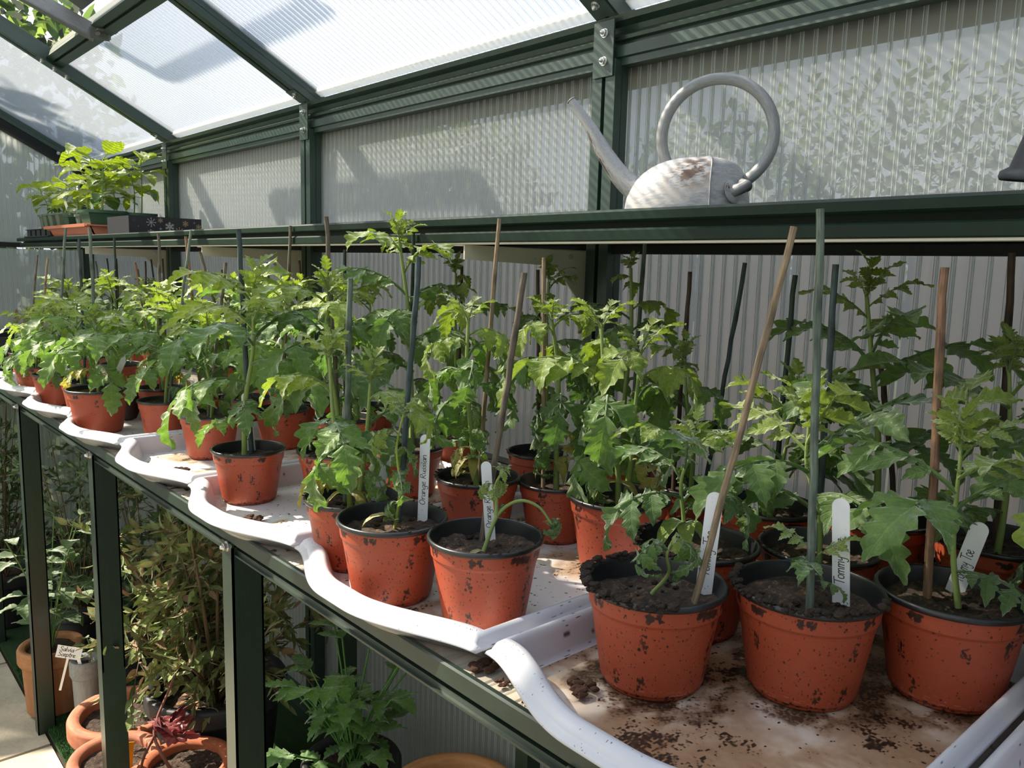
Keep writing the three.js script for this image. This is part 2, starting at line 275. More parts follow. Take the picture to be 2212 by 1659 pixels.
// ---------------------------------------------------------------- bow-fronted white trays
function stain(seed, heavy) {
  const feet = [[0.57, -0.254, 1], [0.664, -0.157, 0.8], [0.762, -0.071, 0.9], [0.69, -0.297, 0.7], [0.79, -0.215, 0.6]], N = heavy ? 1024 : 512;
  return pixels(N, N, (u, v) => {
    const X = (u < 0.975 ? u + 1 : u) * 0.45, Z = (v - 1) * 0.36; let wet = 0; if (heavy) for (const [fx, fz, a] of feet) { const d = Math.hypot(X - fx, Z - fz); wet = Math.max(wet, a * smooth(0.086, 0.05, d + 0.03 * (fbm(X * 60, Z * 60, 3, 4) - 0.5) * 2)); }
    const n = fbm(u * 5 + seed, v * 5, seed, 5), f = fbm(u * 16, v * 16, seed + 4, 4), g = noise(u * 190, v * 190, seed), q = noise(u * 110, v * 60, seed + 3);
    const brown = smooth(heavy ? 0.36 : 0.54, heavy ? 0.6 : 0.72, n + 0.25 * (f - 0.5)) * (0.55 + 0.4 * f), soil = smooth(heavy ? 0.6 : 0.68, heavy ? 0.66 : 0.73, n * 0.55 + f * 0.45 + 0.14 * (g - 0.5)), speck = smooth(0.86, 0.9, q * 0.7 + g * 0.35);
    let c = heavy ? [0.83, 0.77, 0.71] : [0.86, 0.85, 0.86]; const mix = (d, t) => { c = c.map((x, i) => lerp(x, d[i], t)); };
    mix(heavy ? [0.6, 0.46, 0.35] : [0.66, 0.55, 0.44], brown); mix([0.5, 0.33, 0.2], smooth(0.62, 0.8, n) * (heavy ? 0.6 : 0.35)); if (heavy) mix([0.55, 0.41, 0.29], 0.7 * smooth(0.42, 0.66, fbm(u * 8, v * 8, 21, 5)) * (0.5 + q * 0.6)); mix([0.36, 0.24, 0.16], 0.85 * wet * smooth(0.3, 0.5, f)); mix([0.19, 0.13, 0.09], 0.8 * wet * smooth(0.46, 0.62, f * 0.6 + g * 0.4)); mix([0.16, 0.11, 0.08], Math.max(soil * (0.6 + 0.4 * g), speck * 0.9)); return c;
  });
}
const stains = [stain(3, true), stain(9, false), stain(17, false)].map((t) => { t.repeat.set(1 / 0.45, 1 / 0.36); return std(0xffffff, 0.42, { map: t, bumpMap: t, bumpScale: 0.0004 }); });
{
  const bump = (t) => Math.pow(smooth(0.02, 0.42, t) * (1 - smooth(0.55, 1, t)), 0.8), ZD = 0.355, XB = 0.848, F = 48;
  // plan outline drawn in by o: bowed front, straight sides and back with mitred front corners
  const front = (t) => 0.448 - 0.046 * bump(t);
  function outline(o) {
    const q = o * 0.6, z0 = -ZD + q, z1 = -q, p = [], side = (z) => { for (let i = 1; i <= 8; i++) p.push([lerp(0.448 + o, XB - q, i / 9), z]); };
    for (let i = 0; i <= F; i++) p.push([front(i / F) + o, lerp(z0, z1, i / F)]);
    side(z1); for (let i = 0; i <= 6; i++) p.push([XB - q, lerp(z1, z0, i / 6)]);
    for (let i = 8; i >= 1; i--) p.push([lerp(0.448 + o, XB - q, i / 9), z0]);
    p.push(p[0]); return p;
  }
  const section = [[0.0025, 0.0215], [0, 0.023], [0.0015, 0.0255], [0.0055, 0.0268], [0.0068, 0.0292], [0.01, 0.0335], [0.0155, 0.0362], [0.0205, 0.0358], [0.0245, 0.0325], [0.0268, 0.027], [0.031, 0.008], [0.034, 0.0035], [0.04, 0.0022]];
  const loft = (sec) => { const B = new Builder(), rows = sec.map(([o]) => outline(o)), n = rows[0].length - 1; B.grid(sec.length - 1, n, (r, c) => { const k = Math.round(r * (sec.length - 1)), p = rows[k][Math.round(c * n)]; return [p[0], sec[k][1], p[1], c, r]; }); return B; };
  const rimB = loft(section); for (let q = 0; q < rimB.i.length; q += 3) { const t = rimB.i[q]; rimB.i[q] = rimB.i[q + 1]; rimB.i[q + 1] = t; }
  // facet the mitred corners and the back corners
  const rim = (() => { const g = rimB.build(), n = g.attributes.normal, w = outline(0).length, F2 = [0, F, F + 9, F + 15, w - 1]; return g; })();
  const skirt = loft([[0.021, 0.0255], [0.026, 0.006], [0.03, 0.0006], [0.05, 0.0006]]).build();
  const inner = outline(0.0385).slice(0, -1);
  const fs = new THREE.Shape(inner.map(([x, z]) => new THREE.Vector2(x, -z)));
  const fl = new THREE.ShapeGeometry(fs).rotateX(-Math.PI / 2); { const p = fl.attributes.position, uv = fl.attributes.uv; for (let i = 0; i < p.count; i++) { p.setY(i, 0.0023); uv.setXY(i, p.getX(i), p.getZ(i)); } fl.computeVertexNormals(); }
  const skirtM = std(0xd9d6d4, 0.3, { transmission: 0.8, thickness: 0, side: THREE.DoubleSide });
  const why = ['at the near end, mostly outside the picture', 'nearest the camera, floor brown with wet soil stains', 'second from the camera, holding the pot with the collapsed seedling', 'third from the camera, holding the stout plant tied to the teal cane', 'fourth from the camera, holding the pot topped with crumbly pale soil', 'fifth from the camera, holding the wide pot of pale shiny leaves', 'sixth from the camera, beyond the wide pot of pale shiny leaves', 'seventh from the camera, just before the black crate', 'at the far end of the bench beside the black crate'];
  for (let k = 0; k < 9; k++) {
    const t = thing('plant_tray', 'white bow-fronted tray ' + why[k], 'tray', [0, BENCH - 0.002, 0.18 - k * 0.36], 0, 'white bow-fronted trays');
    const r = rng(40 + k); t.rotation.y = 0; t.position.x += (k === 1 ? 0.006 : (r() - 0.5) * 0.008);
    obj('rim', rim, M.tray, t); obj('skirt', skirt, skirtM, t); obj('tray_floor', fl, stains[k === 1 ? 0 : 1 + k % 2], t).userData.label = k === 1 ? 'brown stained tray floor' : 'soil speckled tray floor';
  }
  // black tray at the back of the bench
  const bt = thing('seed_tray', 'flat black plastic tray behind the nearest white tray against the wall', 'tray', [0.955, BENCH - 0.004, -0.46]);
  obj('tray_body', mrg([box(0, 0.002, 0, 0.17, 0.003, 0.5), box(-0.085, 0.017, 0, 0.004, 0.034, 0.5), box(0.085, 0.017, 0, 0.004, 0.034, 0.5), box(0, 0.017, 0.25, 0.17, 0.034, 0.004), box(0, 0.017, -0.25, 0.17, 0.034, 0.004), box(-0.089, 0.034, 0, 0.012, 0.002, 0.512), box(0, 0.034, 0.254, 0.17, 0.002, 0.012), box(0, 0.034, -0.254, 0.17, 0.002, 0.012)]), std(0x222426, 0.3), bt);
}
// ---------------------------------------------------------------- soil clods lying about
const clodMat = std(0x4a2f20, 1, { map: grainTex }), soilMat = std(0xffffff, 1, { map: pixels(512, 512, (u, v) => { const n = fbm(u * 30, v * 30, 6, 5), s = smooth(0.78, 0.84, noise(u * 150, v * 150, 2)), f = smooth(0.7, 0.76, noise(u * 40, v * 120, 12)); const k = 0.11 + 0.2 * n; return [k + s * 0.16 + f * 0.1, k * 0.8 + s * 0.12 + f * 0.06, k * 0.66 + s * 0.09 + f * 0.03]; }), bumpMap: bumpTex, bumpScale: 0.002 });
function clod(r, R, sx = 1) { const g = new THREE.IcosahedronGeometry(R, 1), p = g.attributes.position, s = r() * 90; for (let i = 0; i < p.count; i++) { const v = V().fromBufferAttribute(p, i), k = 0.55 + 0.9 * noise(v.x / R * 1.6 + s, v.y / R * 1.6, v.z / R * 1.6); p.setXYZ(i, v.x * k * sx, v.y * k * 0.7, v.z * k); } g.computeVertexNormals(); return g; }
{
  const r = rng(77);
  const spots = [[0.50, -0.455, 0.006, 'dark wet soil lump on the stained tray floor left of the bent seedling pot', BENCH + 0.004], [0.462, -0.548, 0.0055, 'brown crumbly clod on the ribbed bench top beside the second tray corner', BENCH], [0.456, -0.475, 0.0035, 'small round clod on the bench top in front of the nearest tray lip', BENCH], [0.458, -0.512, 0.003, 'tiny soil crumb on the bench top behind the nearest tray lip', BENCH], [0.5, -0.875, 0.005, 'flaky soil lump on the floor of the second tray', BENCH + 0.003], [0.475, -1.085, 0.006, 'soil lump on the white floor of the third tray', BENCH + 0.003], [0.50, -1.43, 0.006, 'soil clod on the white floor of the fourth tray', BENCH + 0.003], [0.467, -1.375, 0.007, 'loose dark soil heap at the front of the fourth tray', BENCH + 0.003]];
  for (const [x, z, R, label, y] of spots) { const l = []; for (let i = 0; i < 14; i++) { const a = r() * 7, d = R * 2.2 * Math.sqrt(r()), q = R * (0.3 + 0.6 * r()); l.push(clod(r, q, 1.4).translate(Math.cos(a) * d, q * 0.5, Math.sin(a) * d)); } const o = obj('soil_clod', mrg(l), clodMat); o.position.set(x, y, z); tag(o, label, 'soil', 'spilt soil clods'); }
}
const POTS = [
  ['p1', 0.570, -0.434, 0.1292, 'a wilting knee-bent seedling and soil heaped over the rim', [0.580,1.100,-0.421], 3, 0.035, 2.2, 1],
  ['p2', 0.664, -0.337, 0.1320, 'a tiny upright seedling and a muddy rim', [0.665,1.091,-0.336], 5, 0.052, 0.5, 1],
  ['p3', 0.762, -0.251, 0.1306, 'a sturdy plant spreading broad level leaves', [0.761,1.177,-0.256], 7, 0.135, 0.8, 1],
  ['p4', 0.692, -0.477, 0.1286, 'a small plant with two pale strap-like seed leaves', [0.687,1.153,-0.483], 7, 0.100, 0.9, 1],
  ['p5', 0.793, -0.395, 0.1234, 'a bushy plant with big flat lower leaves', [0.785,1.178,-0.412], 9, 0.146, 0.8, 1],
  ['p6', 0.890, -0.512, 0.1252, 'a leafy shaded plant on a dark green cane', [0.902,1.173,-0.490], 7, 0.135, 0.8, 1],
  ['p7', 0.954, -0.405, 0.1262, 'the tallest dark plant on this tray', [0.940,1.309,-0.435], 10, 0.162, 0.9, 1],
  ['p8', 0.964, -0.280, 0.1312, 'a dark branching plant at the picture edge', [0.963,1.237,-0.286], 8, 0.151, 0.8, 1],
  ['p9', 0.903, -0.167, 0.1289, 'bright leaves hanging past the picture edge', [0.892,1.156,-0.213], 6, 0.140, 1.2, 1],
  ['q1', 0.534, -0.632, 0.1242, 'a collapsed seedling arching over the rim', [0.547,1.121,-0.621], 2, 0.030, 2.6, 1],
  ['q2', 0.491, -0.744, 0.1248, 'one thin yellowing stem and a limp crown', [0.501,1.170,-0.737], 5, 0.070, 2.5, 1],
  ['q3', 0.507, -0.859, 0.1178, 'two hairy stems parting in a V', [0.484,1.219,-0.872], 11, 0.119, 1.5, 1],
  ['q4', 0.615, -1.083, 0.1240, 'one thick green stem', [0.603,1.282,-1.089], 11, 0.141, 1.3, 1],
  ['q5', 0.696, -0.843, 0.1183, 'limp leaves with yellow tips', [0.683,1.261,-0.854], 11, 0.119, 2.1, 1],
  ['q6', 0.781, -0.773, 0.1105, 'a dark dribble of soil under the rim', [0.770,1.263,-0.783], 10, 0.119, 2.0, 1],
  ['q7', 0.759, -0.641, 0.1293, 'a pair of tall bare lower stems', [0.738,1.263,-0.664], 12, 0.136, 1.9, 1],
  ['q8', 0.927, -0.656, 0.1080, 'two canes and a small shaded plant', [0.917,1.213,-0.670], 7, 0.095, 1.3, 1],
  ['q9', 0.908, -0.942, 0.1080, 'a shaded plant reaching under the shelf', [0.913,1.310,-0.938], 7, 0.110, 1.3, 1],
  ['q10', 0.743, -1.074, 0.1123, 'the tallest sunlit crown of all', [0.726,1.369,-1.085], 11, 0.141, 1.2, 1],
  ['q11', 0.765, -1.318, 0.1191, 'a narrow rim glimpsed between stems', [0.759,1.272,-1.321], 10, 0.124, 1.2, 0],
  ['q12', 0.890, -1.132, 0.1080, 'dark leaves against the wall panel', [0.881,1.319,-1.139], 9, 0.124, 1.4, 0],
  ['q13', 0.955, -0.801, 0.1080, 'a tall dark plant touching the shelf', [0.953,1.335,-0.803], 10, 0.141, 1.5, 1],
  ['q14', 0.909, -1.462, 0.1080, 'a crown lost among its neighbours', [0.908,1.246,-1.462], 7, 0.100, 1.2, 0],
  ['r1', 0.523, -1.197, 0.1133, 'one stout stem tied close to a teal cane', [0.532,1.278,-1.193], 12, 0.156, 1.0, 1],
  ['r2', 0.586, -1.514, 0.1138, 'a crumbly pale soil top', [0.588,1.195,-1.513], 11, 0.138, 1.2, 1],
  ['r3', 0.578, -1.740, 0.1080, 'glowing yellow-green crown', [0.608,1.207,-1.729], 11, 0.132, 1.0, 1],
  ['r4', 0.731, -1.511, 0.1080, 'a low rim half hidden by big leaves', [0.741,1.264,-1.506], 11, 0.138, 1.1, 1],
  ['r5', 0.733, -1.682, 0.1080, 'a crown pressed between two taller ones', [0.713,1.256,-1.691], 11, 0.132, 1.1, 0],
  ['r6', 0.632, -1.917, 0.1079, 'a bright crown above its yellow lower leaves', [0.634,1.236,-1.916], 10, 0.120, 1.1, 0],
  ['r7', 0.679, -1.776, 0.1080, 'a white tag and a lush crown', [0.676,1.258,-1.777], 11, 0.126, 1.1, 0],
  ['r8', 0.845, -1.550, 0.1080, 'leaves silhouetted before the wall panel', [0.810,1.261,-1.568], 10, 0.120, 1.2, 0],
  ['s1', 0.485, -1.871, 0.1274, 'pale shiny leaves over a wide rim', [0.487,1.191,-1.870], 11, 0.144, 1.1, 1],
  ['s2', 0.515, -2.083, 0.1103, 'a rim peeping out left of its neighbour', [0.503,1.213,-2.086], 10, 0.132, 1.1, 0],
  ['s4', 0.686, -2.398, 0.1104, 'a brick-red rim between white tags', [0.668,1.245,-2.403], 11, 0.138, 1.1, 1],
  ['s5', 0.713, -2.184, 0.1080, 'a bushy crown by the corner post', [0.686,1.235,-2.192], 10, 0.126, 1.1, 0],
  ['t1', 0.493, -2.277, 0.1079, 'long drooping leaves', [0.498,1.174,-2.276], 10, 0.132, 1.4, 0],
  ['t2', 0.489, -2.471, 0.1080, 'a hanging cabbage-like leaf', [0.508,1.149,-2.467], 9, 0.132, 1.5, 0],
  ['t3', 0.541, -2.823, 0.1080, 'a grey rim by the black crate', [0.547,1.138,-2.822], 5, 0.100, 1.2, 0],
  ['t4', 0.662, -2.637, 0.1073, 'a crown in the sunlit far clump', [0.621,1.229,-2.647], 10, 0.132, 1.1, 0],
];
const CANES = [
  ['p2', [0.659,1.048,-0.332], [0.652,1.386,-0.347], 'greygreen', 3.6],
  ['p3', [0.777,1.047,-0.278], [0.772,1.341,-0.290], 'orange', 4.0],
  ['p1', [0.593,1.046,-0.404], [0.622,1.370,-0.353], 'tan', 3.2],
  ['q8', [0.961,1.030,-0.654], [0.980,1.346,-0.624], 'blue', 3.3],
  ['p6', [0.926,1.043,-0.526], [0.929,1.331,-0.521], 'darkgreen', 3.4],
  ['p5', [0.826,1.042,-0.414], [0.825,1.343,-0.417], 'blue', 3.6],
  ['q8', [0.934,1.030,-0.689], [0.938,1.332,-0.683], 'darkbrown', 3.2],
  ['q13', [0.985,1.030,-0.815], [0.991,1.419,-0.808], 'greygreen', 3.4],
  ['q6', [0.787,1.032,-0.807], [0.781,1.346,-0.813], 'tan', 3.2],
  ['q1', [0.557,1.042,-0.663], [0.585,1.326,-0.637], 'greybrown', 3.6],
  ['q5', [0.721,1.043,-0.870], [0.736,1.397,-0.857], 'tan', 3.2],
  ['q2', [0.516,1.043,-0.768], [0.533,1.340,-0.757], 'blue', 3.4],
  ['q3', [0.519,1.042,-0.894], [0.524,1.313,-0.891], 'greygreen', 3.8],
  ['q10', [0.762,1.034,-1.103], [0.764,1.385,-1.101], 'darkgreen', 3.0],
  ['q4', [0.633,1.042,-1.107], [0.616,1.400,-1.116], 'greybrown', 3.6],
  ['q11', [0.770,1.035,-1.329], [0.771,1.356,-1.329], 'darkgreen', 3.2],
  ['r1', [0.540,1.037,-1.227], [0.529,1.379,-1.232], 'blue', 4.2],
  ['r4', [0.747,1.030,-1.540], [0.765,1.403,-1.531], 'greybrown', 3.2],
  ['r3', [0.597,1.030,-1.768], [0.648,1.392,-1.749], 'greygreen', 3.2],
  ['s1', [0.496,1.045,-1.909], [0.493,1.392,-1.909], 'greygreen', 3.6],
  ['t1', [0.503,1.030,-2.309], [0.539,1.402,-2.301], 'greygreen', 3.4],
  ['s2', [0.522,1.032,-2.117], [0.523,1.373,-2.117], 'blue', 3.4],
  ['s4', [0.687,1.030,-2.432], [0.690,1.385,-2.432], 'darkgreen', 3.4],
  ['r6', [0.641,1.030,-1.949], [0.648,1.388,-1.947], 'greybrown', 3.4],
  ['r7', [0.682,1.030,-1.809], [0.662,1.381,-1.817], 'orange', 3.4],
  ['r5', [0.737,1.030,-1.716], [0.663,1.349,-1.743], 'greybrown', 3.2],
  ['r2', [0.597,1.035,-1.547], [0.632,1.327,-1.533], 'greybrown', 3.4],
  ['t4', [0.670,1.030,-2.669], [0.656,1.375,-2.673], 'darkbrown', 3.0],
  ['q12', [0.908,1.030,-1.160], [0.910,1.332,-1.160], 'darkbrown', 3.0],
  ['q9', [0.930,1.030,-0.968], [0.923,1.329,-0.974], 'darkbrown', 3.2],
  ['p8', [1.003,1.047,-0.293], [0.999,1.361,-0.306], 'darkbrown', 4.0],
  ['p7', [0.993,1.044,-0.400], [0.980,1.237,-0.430], 'darkbrown', 3.4],
  ['r8', [0.847,1.030,-1.583], [0.817,1.335,-1.598], 'darkbrown', 3.0],
  ['q14', [0.916,1.030,-1.495], [0.750,1.328,-1.574], 'greybrown', 3.0],
  ['s5', [0.712,1.030,-2.217], [0.679,1.321,-2.227], 'orange', 3.2],
  ['t2', [0.501,1.030,-2.502], [0.537,1.325,-2.495], 'tan', 3.0],
  ['t3', [0.549,1.030,-2.855], [0.585,1.334,-2.848], 'greybrown', 3.0],
];
const REAR = [
  [[0.930,1.316,-3.535], 'greygreen'],
  [[0.930,1.328,-3.384], 'darkgreen'],
  [[0.930,1.328,-3.262], 'darkbrown'],
  [[0.930,1.293,-3.022], 'orange'],
  [[0.930,1.322,-2.940], 'darkbrown'],
  [[0.930,1.329,-2.878], 'darkgreen'],
  [[0.930,1.332,-2.765], 'darkbrown'],
  [[0.930,1.329,-1.994], 'greybrown'],
  [[0.930,1.329,-4.059], 'greybrown'],
  [[0.930,1.305,-2.286], 'greygreen'],
];
const LABELS = [
  ['q2', [0.540,1.043,-0.754], [0.542,1.137,-0.753], 9.5, 'Orange Russian'],
  ['q1', [0.559,1.042,-0.654], [0.554,1.122,-0.658], 9.0, 'Orange Russian'],
  ['p1', [0.614,1.046,-0.412], [0.617,1.134,-0.408], 12.0, 'Tommy Toe'],
  ['p2', [0.692,1.048,-0.320], [0.689,1.135,-0.326], 12.0, 'Tommy Toe'],
  ['p7', [0.904,1.044,-0.396], [0.901,1.120,-0.402], 12.0, 'Tommy Toe'],
  ['p3', [0.813,1.047,-0.264], [0.817,1.107,-0.251], 13.0, 'Tommy Toe'],
  ['p6', [0.841,1.043,-0.499], [0.836,1.116,-0.508], 6.0, 'Tommy Toe'],
  ['r1', [0.544,1.037,-1.237], [0.538,1.122,-1.240], 11.0, 'Mirabelle'],
  ['q3', [0.553,1.042,-0.871], [0.574,1.120,-0.857], 9.0, ''],
  ['q4', [0.644,1.042,-1.120], [0.648,1.115,-1.118], 5.0, '~'],
  ['q6', [0.817,1.032,-0.798], [0.828,1.130,-0.787], 9.0, '~'],
  ['q8', [0.921,1.030,-0.699], [0.916,1.104,-0.706], 8.0, '~'],
  ['s1', [0.520,1.045,-1.907], [0.556,1.129,-1.897], 10.0, '~'],
  ['s4', [0.652,1.030,-2.370], [0.631,1.109,-2.376], 10.0, '~'],
  ['r7', [0.666,1.030,-1.779], [0.666,1.065,-1.779], 8.0, '~'],
  ['t3', [0.544,1.030,-2.866], [0.529,1.110,-2.869], 10.0, '~'],
  ['r4', [0.759,1.030,-1.543], [0.787,1.206,-1.529], 8.0, ''],
];
// ---------------------------------------------------------------- tomato leaves
const leafTex = pixels(256, 512, (u, v) => {
  const x = Math.abs(u - 0.5) * 2, slant = (v - 0.2 * x) * 6, fr = Math.abs(((slant % 1) + 1) % 1 - 0.5) * 2, side = smooth(0.86, 0.97, 1 - Math.abs(fr - 1) * 1.0) * 0, mid = 1 - smooth(0.0, 0.075, x), lat = (1 - smooth(0.0, 0.12, Math.abs(((slant % 1) + 1) % 1 - 0.5))) * 0.55;
  const n = fbm(u * 10, v * 20, 5, 4), fine = noise(u * 60, v * 110, 7);
  const k = 0.84 + 0.2 * (n - 0.5) + 0.1 * (fine - 0.5), vein = clamp(mid + lat * 0.7) * 0.13;
  return [k + vein, k + vein * 0.9, k + vein * 0.55];
});
const leafBump = pixels(256, 512, (u, v) => { const x = Math.abs(u - 0.5) * 2, slant = (v - 0.2 * x) * 6, lat = 1 - smooth(0, 0.2, Math.abs(((slant % 1) + 1) % 1 - 0.5)), mid = 1 - smooth(0, 0.1, x); const n = 0.7 - 0.45 * clamp(lat + mid) + 0.3 * noise(u * 26, v * 50, 3); return [n, n, n]; }, false);
const leafM = (r, g, b, more = {}) => new THREE.MeshPhysicalMaterial({ color: lin(r, g, b), map: leafTex, bumpMap: leafBump, bumpScale: 0.0007, roughness: 0.93, transmission: 0.62, thickness: 0, clearcoat: 0.4, clearcoatRoughness: 0.34, side: THREE.DoubleSide, ...more });
const LM = { mid: leafM(0.205, 0.39, 0.045), young: leafM(0.37, 0.53, 0.035), deep: leafM(0.15, 0.31, 0.05), yellow: leafM(0.62, 0.56, 0.09), pepper: leafM(0.44, 0.6, 0.02, { clearcoat: 0.55, clearcoatRoughness: 0.3 }) };
const stemM = std(0x7f914f, 0.7), stemPurple = std(0x6f6a4c, 0.75), canopyStem = std(0x6d8a3e, 0.7);

// one leaflet, lying in xy along +y with its upper side to +z, written into B through the matrix m
const tmp = V();
function leaflet(B, m, L, W, o) {
  const { rows, cols, serr = 0.3, bend = 0.6, fold = 0.25, k = 4, curl = 0.2, ph = 0 } = o;
  B.grid(rows, cols, (v, c) => {
    const u = c * 2 - 1, au = Math.abs(u), tt = ((v * k) % 1), lob = serr * (tt < 0.75 ? (0.75 - tt) / 0.75 : (tt - 0.75) / 0.25);
    const w = W * Math.pow(Math.max(0, Math.sin(Math.PI * Math.pow(v, 0.64))), 1.0) * (1 - lob * au * (v > 0.97 ? 0 : 1)) * (1 + 0.1 * u * Math.sin(ph));
    const x = u * w; let y = v * L + 0.2 * au * w * (1 - v), z = fold * Math.abs(x) + 0.05 * W * Math.cos(2 * Math.PI * k * (v - 0.12 * au)) * 4 * au * (1 - au * 0.7) * Math.sin(Math.PI * v) + curl * W * u * u * Math.sin(v * 7 + ph + (u > 0 ? 1.7 : 0));
    const f = bend * (y / L), R = Math.abs(bend) > 0.01 ? L / bend : 1e6; tmp.set(x, Math.sin(f) * R + Math.sin(f) * z, -(1 - Math.cos(f)) * R + Math.cos(f) * z).applyMatrix4(m);
    return [tmp.x, tmp.y, tmp.z, c, v];
  });
}
// a whole compound leaf of length 1 from the stem outwards along +x, upper side +y
function compound(seed, droop, lod, erect = 0.55) {
  const r = rng(seed), B = new Builder(), N = 14, pts = [V(0, 0, 0)], ang = []; const side = (r() - 0.5) * 0.4;
  for (let i = 0; i < N; i++) { const s = i / N, a = erect - droop * Math.pow(s, 1.1); ang.push(a); pts.push(pts[i].clone().add(V(Math.cos(a) * Math.cos(side * s), Math.sin(a), Math.sin(side * s)).multiplyScalar(0.68 / N))); } ang.push(ang[N - 1]);
  B.tube(pts, (t) => 0.017 - 0.009 * t, 5, false);
  const frame = (s, turn, tilt, roll = 0) => {
    const i = Math.min(N, Math.round(s * N)), a = ang[i] - tilt, T = V(Math.cos(ang[i]), Math.sin(ang[i]), 0), U = V(-Math.sin(ang[i]), Math.cos(ang[i]), 0), S = V(0, 0, 1);
    const dir = T.clone().multiplyScalar(Math.cos(turn)).addScaledVector(S, Math.sin(turn)); dir.multiplyScalar(Math.cos(tilt)).addScaledVector(U, -Math.sin(tilt)).normalize();
    const nrm = U.clone().addScaledVector(dir, -U.dot(dir)).normalize().applyAxisAngle(dir, roll);
    return new THREE.Matrix4().makeBasis(dir.clone().cross(nrm), dir, nrm).setPosition(pts[i]);
  };
  const opt = (big) => ({ rows: lod ? (big ? 36 : 16) : (big ? 18 : 8), cols: lod ? 6 : 4, k: big ? 4.5 : 4, serr: big ? 0.36 : 0.3, bend: 0.35 + 0.45 * droop * (0.6 + 0.6 * r()), fold: 0.18 + 0.25 * r(), curl: 0.12 + 0.22 * r() * (0.4 + droop * 0.5), ph: r() * 7 });
  leaflet(B, frame(1, (r() - 0.5) * 0.2, 0.1 + 0.15 * droop, (r() - 0.5) * 0.3), 0.47, 0.155, opt(true));
  for (const [s, L, W] of [[0.8, 0.38, 0.118], [0.5, 0.32, 0.1], [0.27, 0.19, 0.062]]) for (const q of [-1, 1]) {
    if (L < 0.2 && r() < 0.3) continue;
    leaflet(B, frame(s + (r() - 0.5) * 0.06, q * (0.95 + 0.3 * r()), 0.1 + 0.35 * droop * r(), q * 0.25 * (r() - 0.3)), L * (0.88 + 0.25 * r()), W * (0.9 + 0.25 * r()), opt(L > 0.33));
  }
  if (lod) for (const s of [0.42, 0.66, 0.9]) for (const q of [-1, 1]) leaflet(B, frame(s, q * 1.2, 0.1), 0.075, 0.032, { rows: 6, cols: 2, serr: 0, bend: 0.4, fold: 0.2, curl: 0.1, ph: s });
  return B.build();
}
const DROOP = [0.45, 0.85, 1.3, 1.8, 2.4], HI = DROOP.map((d, i) => [0, 1, 2, 3].map((k) => compound(100 + i * 10 + k, d, 1, 0.55 + 0.12 * (k - 1)))), LO = DROOP.map((d, i) => [0, 1, 2].map((k) => compound(300 + i * 10 + k, d, 0)));
const TUFT = [0, 1, 2].map((k) => compound(500 + k, 0.5, 1, 0.9));
function strapGeo() { const B = new Builder(); leaflet(B, new THREE.Matrix4().makeBasis(V(0, 0, 1), V(1, 0, 0), V(0, 1, 0)), 1, 0.16, { rows: 14, cols: 4, serr: 0, bend: 2.0, fold: 0.3, curl: 0.1 }); return B.build(); }
const STRAP = strapGeo();
function pepperGeo(seed, bend, lod = 1) { const B = new Builder(), r = rng(seed); B.tube([V(0, 0, 0), V(0.16, 0.05, 0), V(0.32, 0.06, 0)], 0.014, 5, false); leaflet(B, new THREE.Matrix4().makeBasis(V(0, 0, 1), V(1, 0, 0), V(0, 1, 0)).setPosition(0.3, 0.06, 0), 0.8, 0.27, { rows: lod ? 18 : 9, cols: 6, serr: 0, bend, fold: 0.16 + r() * 0.2, curl: 0.14, k: 5, ph: r() * 6 }); return B.build(); }
const PEPPER = [0.3, 0.8, 1.3].map((b, i) => pepperGeo(700 + i, b));

// ---------------------------------------------------------------- pots
function potTex(seed, dirty) {
  const r = rng(seed);
  return canvasTex(1024, 256, (c, w, h) => {
    c.fillStyle = '#9e462b'; c.fillRect(0, 0, w, h);
    for (let i = 0; i < 2600; i++) { c.fillStyle = `rgba(${r() < 0.5 ? '70,24,12' : '214,110,72'},${0.03 + 0.05 * r()})`; c.fillRect(r() * w, r() * h, 2 + r() * 14, 1 + r() * 5); }
    const blob = (x, y, a, b, al) => { c.fillStyle = `rgba(${30 + r() * 22},${17 + r() * 12},${10 + r() * 8},${al})`; c.beginPath(); for (let k = 0; k < 9; k++) { const t = k / 9 * 6.283, q = 0.5 + r() * 0.8; c.lineTo(x + Math.cos(t) * a * q, y + Math.sin(t) * b * q); } c.closePath(); c.fill(); };
    for (let i = 0; i < 420 * dirty; i++) blob(r() * w, r() * h, 0.8 + r() * 2.2, 0.8 + r() * 3, 0.55 + 0.4 * r());
    for (let i = 0; i < 10 * dirty; i++) { const x = r() * w, y = h * (0.15 + 0.75 * r()); for (let k = 0; k < 16; k++) blob(x + (r() - 0.5) * 22, y + (r() - 0.5) * 46, 1.5 + r() * 4, 2 + r() * 6, 0.5 + 0.4 * r()); }
    for (let i = 0; i < 6 * dirty; i++) { const x = r() * w; for (let k = 0; k < 12; k++) blob(x + (r() - 0.5) * 34, h * 0.06 * (1 + r()), 3 + r() * 6, 3 + r() * 7, 0.8); }    // soil under the rim (top of the canvas)
    c.globalAlpha = 0.28; for (let i = 0; i < 90; i++) { c.fillStyle = '#d9a58c'; c.fillRect(r() * w, h * (0.87 + 0.07 * r()), 3 + r() * 16, 1 + r() * 2.5); } c.globalAlpha = 1;
    for (let i = 0; i < 130; i++) blob(r() * w, h * (0.93 + 0.07 * r()), 2 + r() * 7, 1 + r() * 4, 0.7);
  });
}
const potMats = [potTex(1, 1.5), potTex(2, 0.9), potTex(3, 0.5)].map((t) => std(0xffffff, 0.5, { map: t, bumpMap: t, bumpScale: 0.0003 }));
const rimM = std(0x1b1c1e, 0.36, { clearcoat: 0.3, clearcoatRoughness: 0.3 });
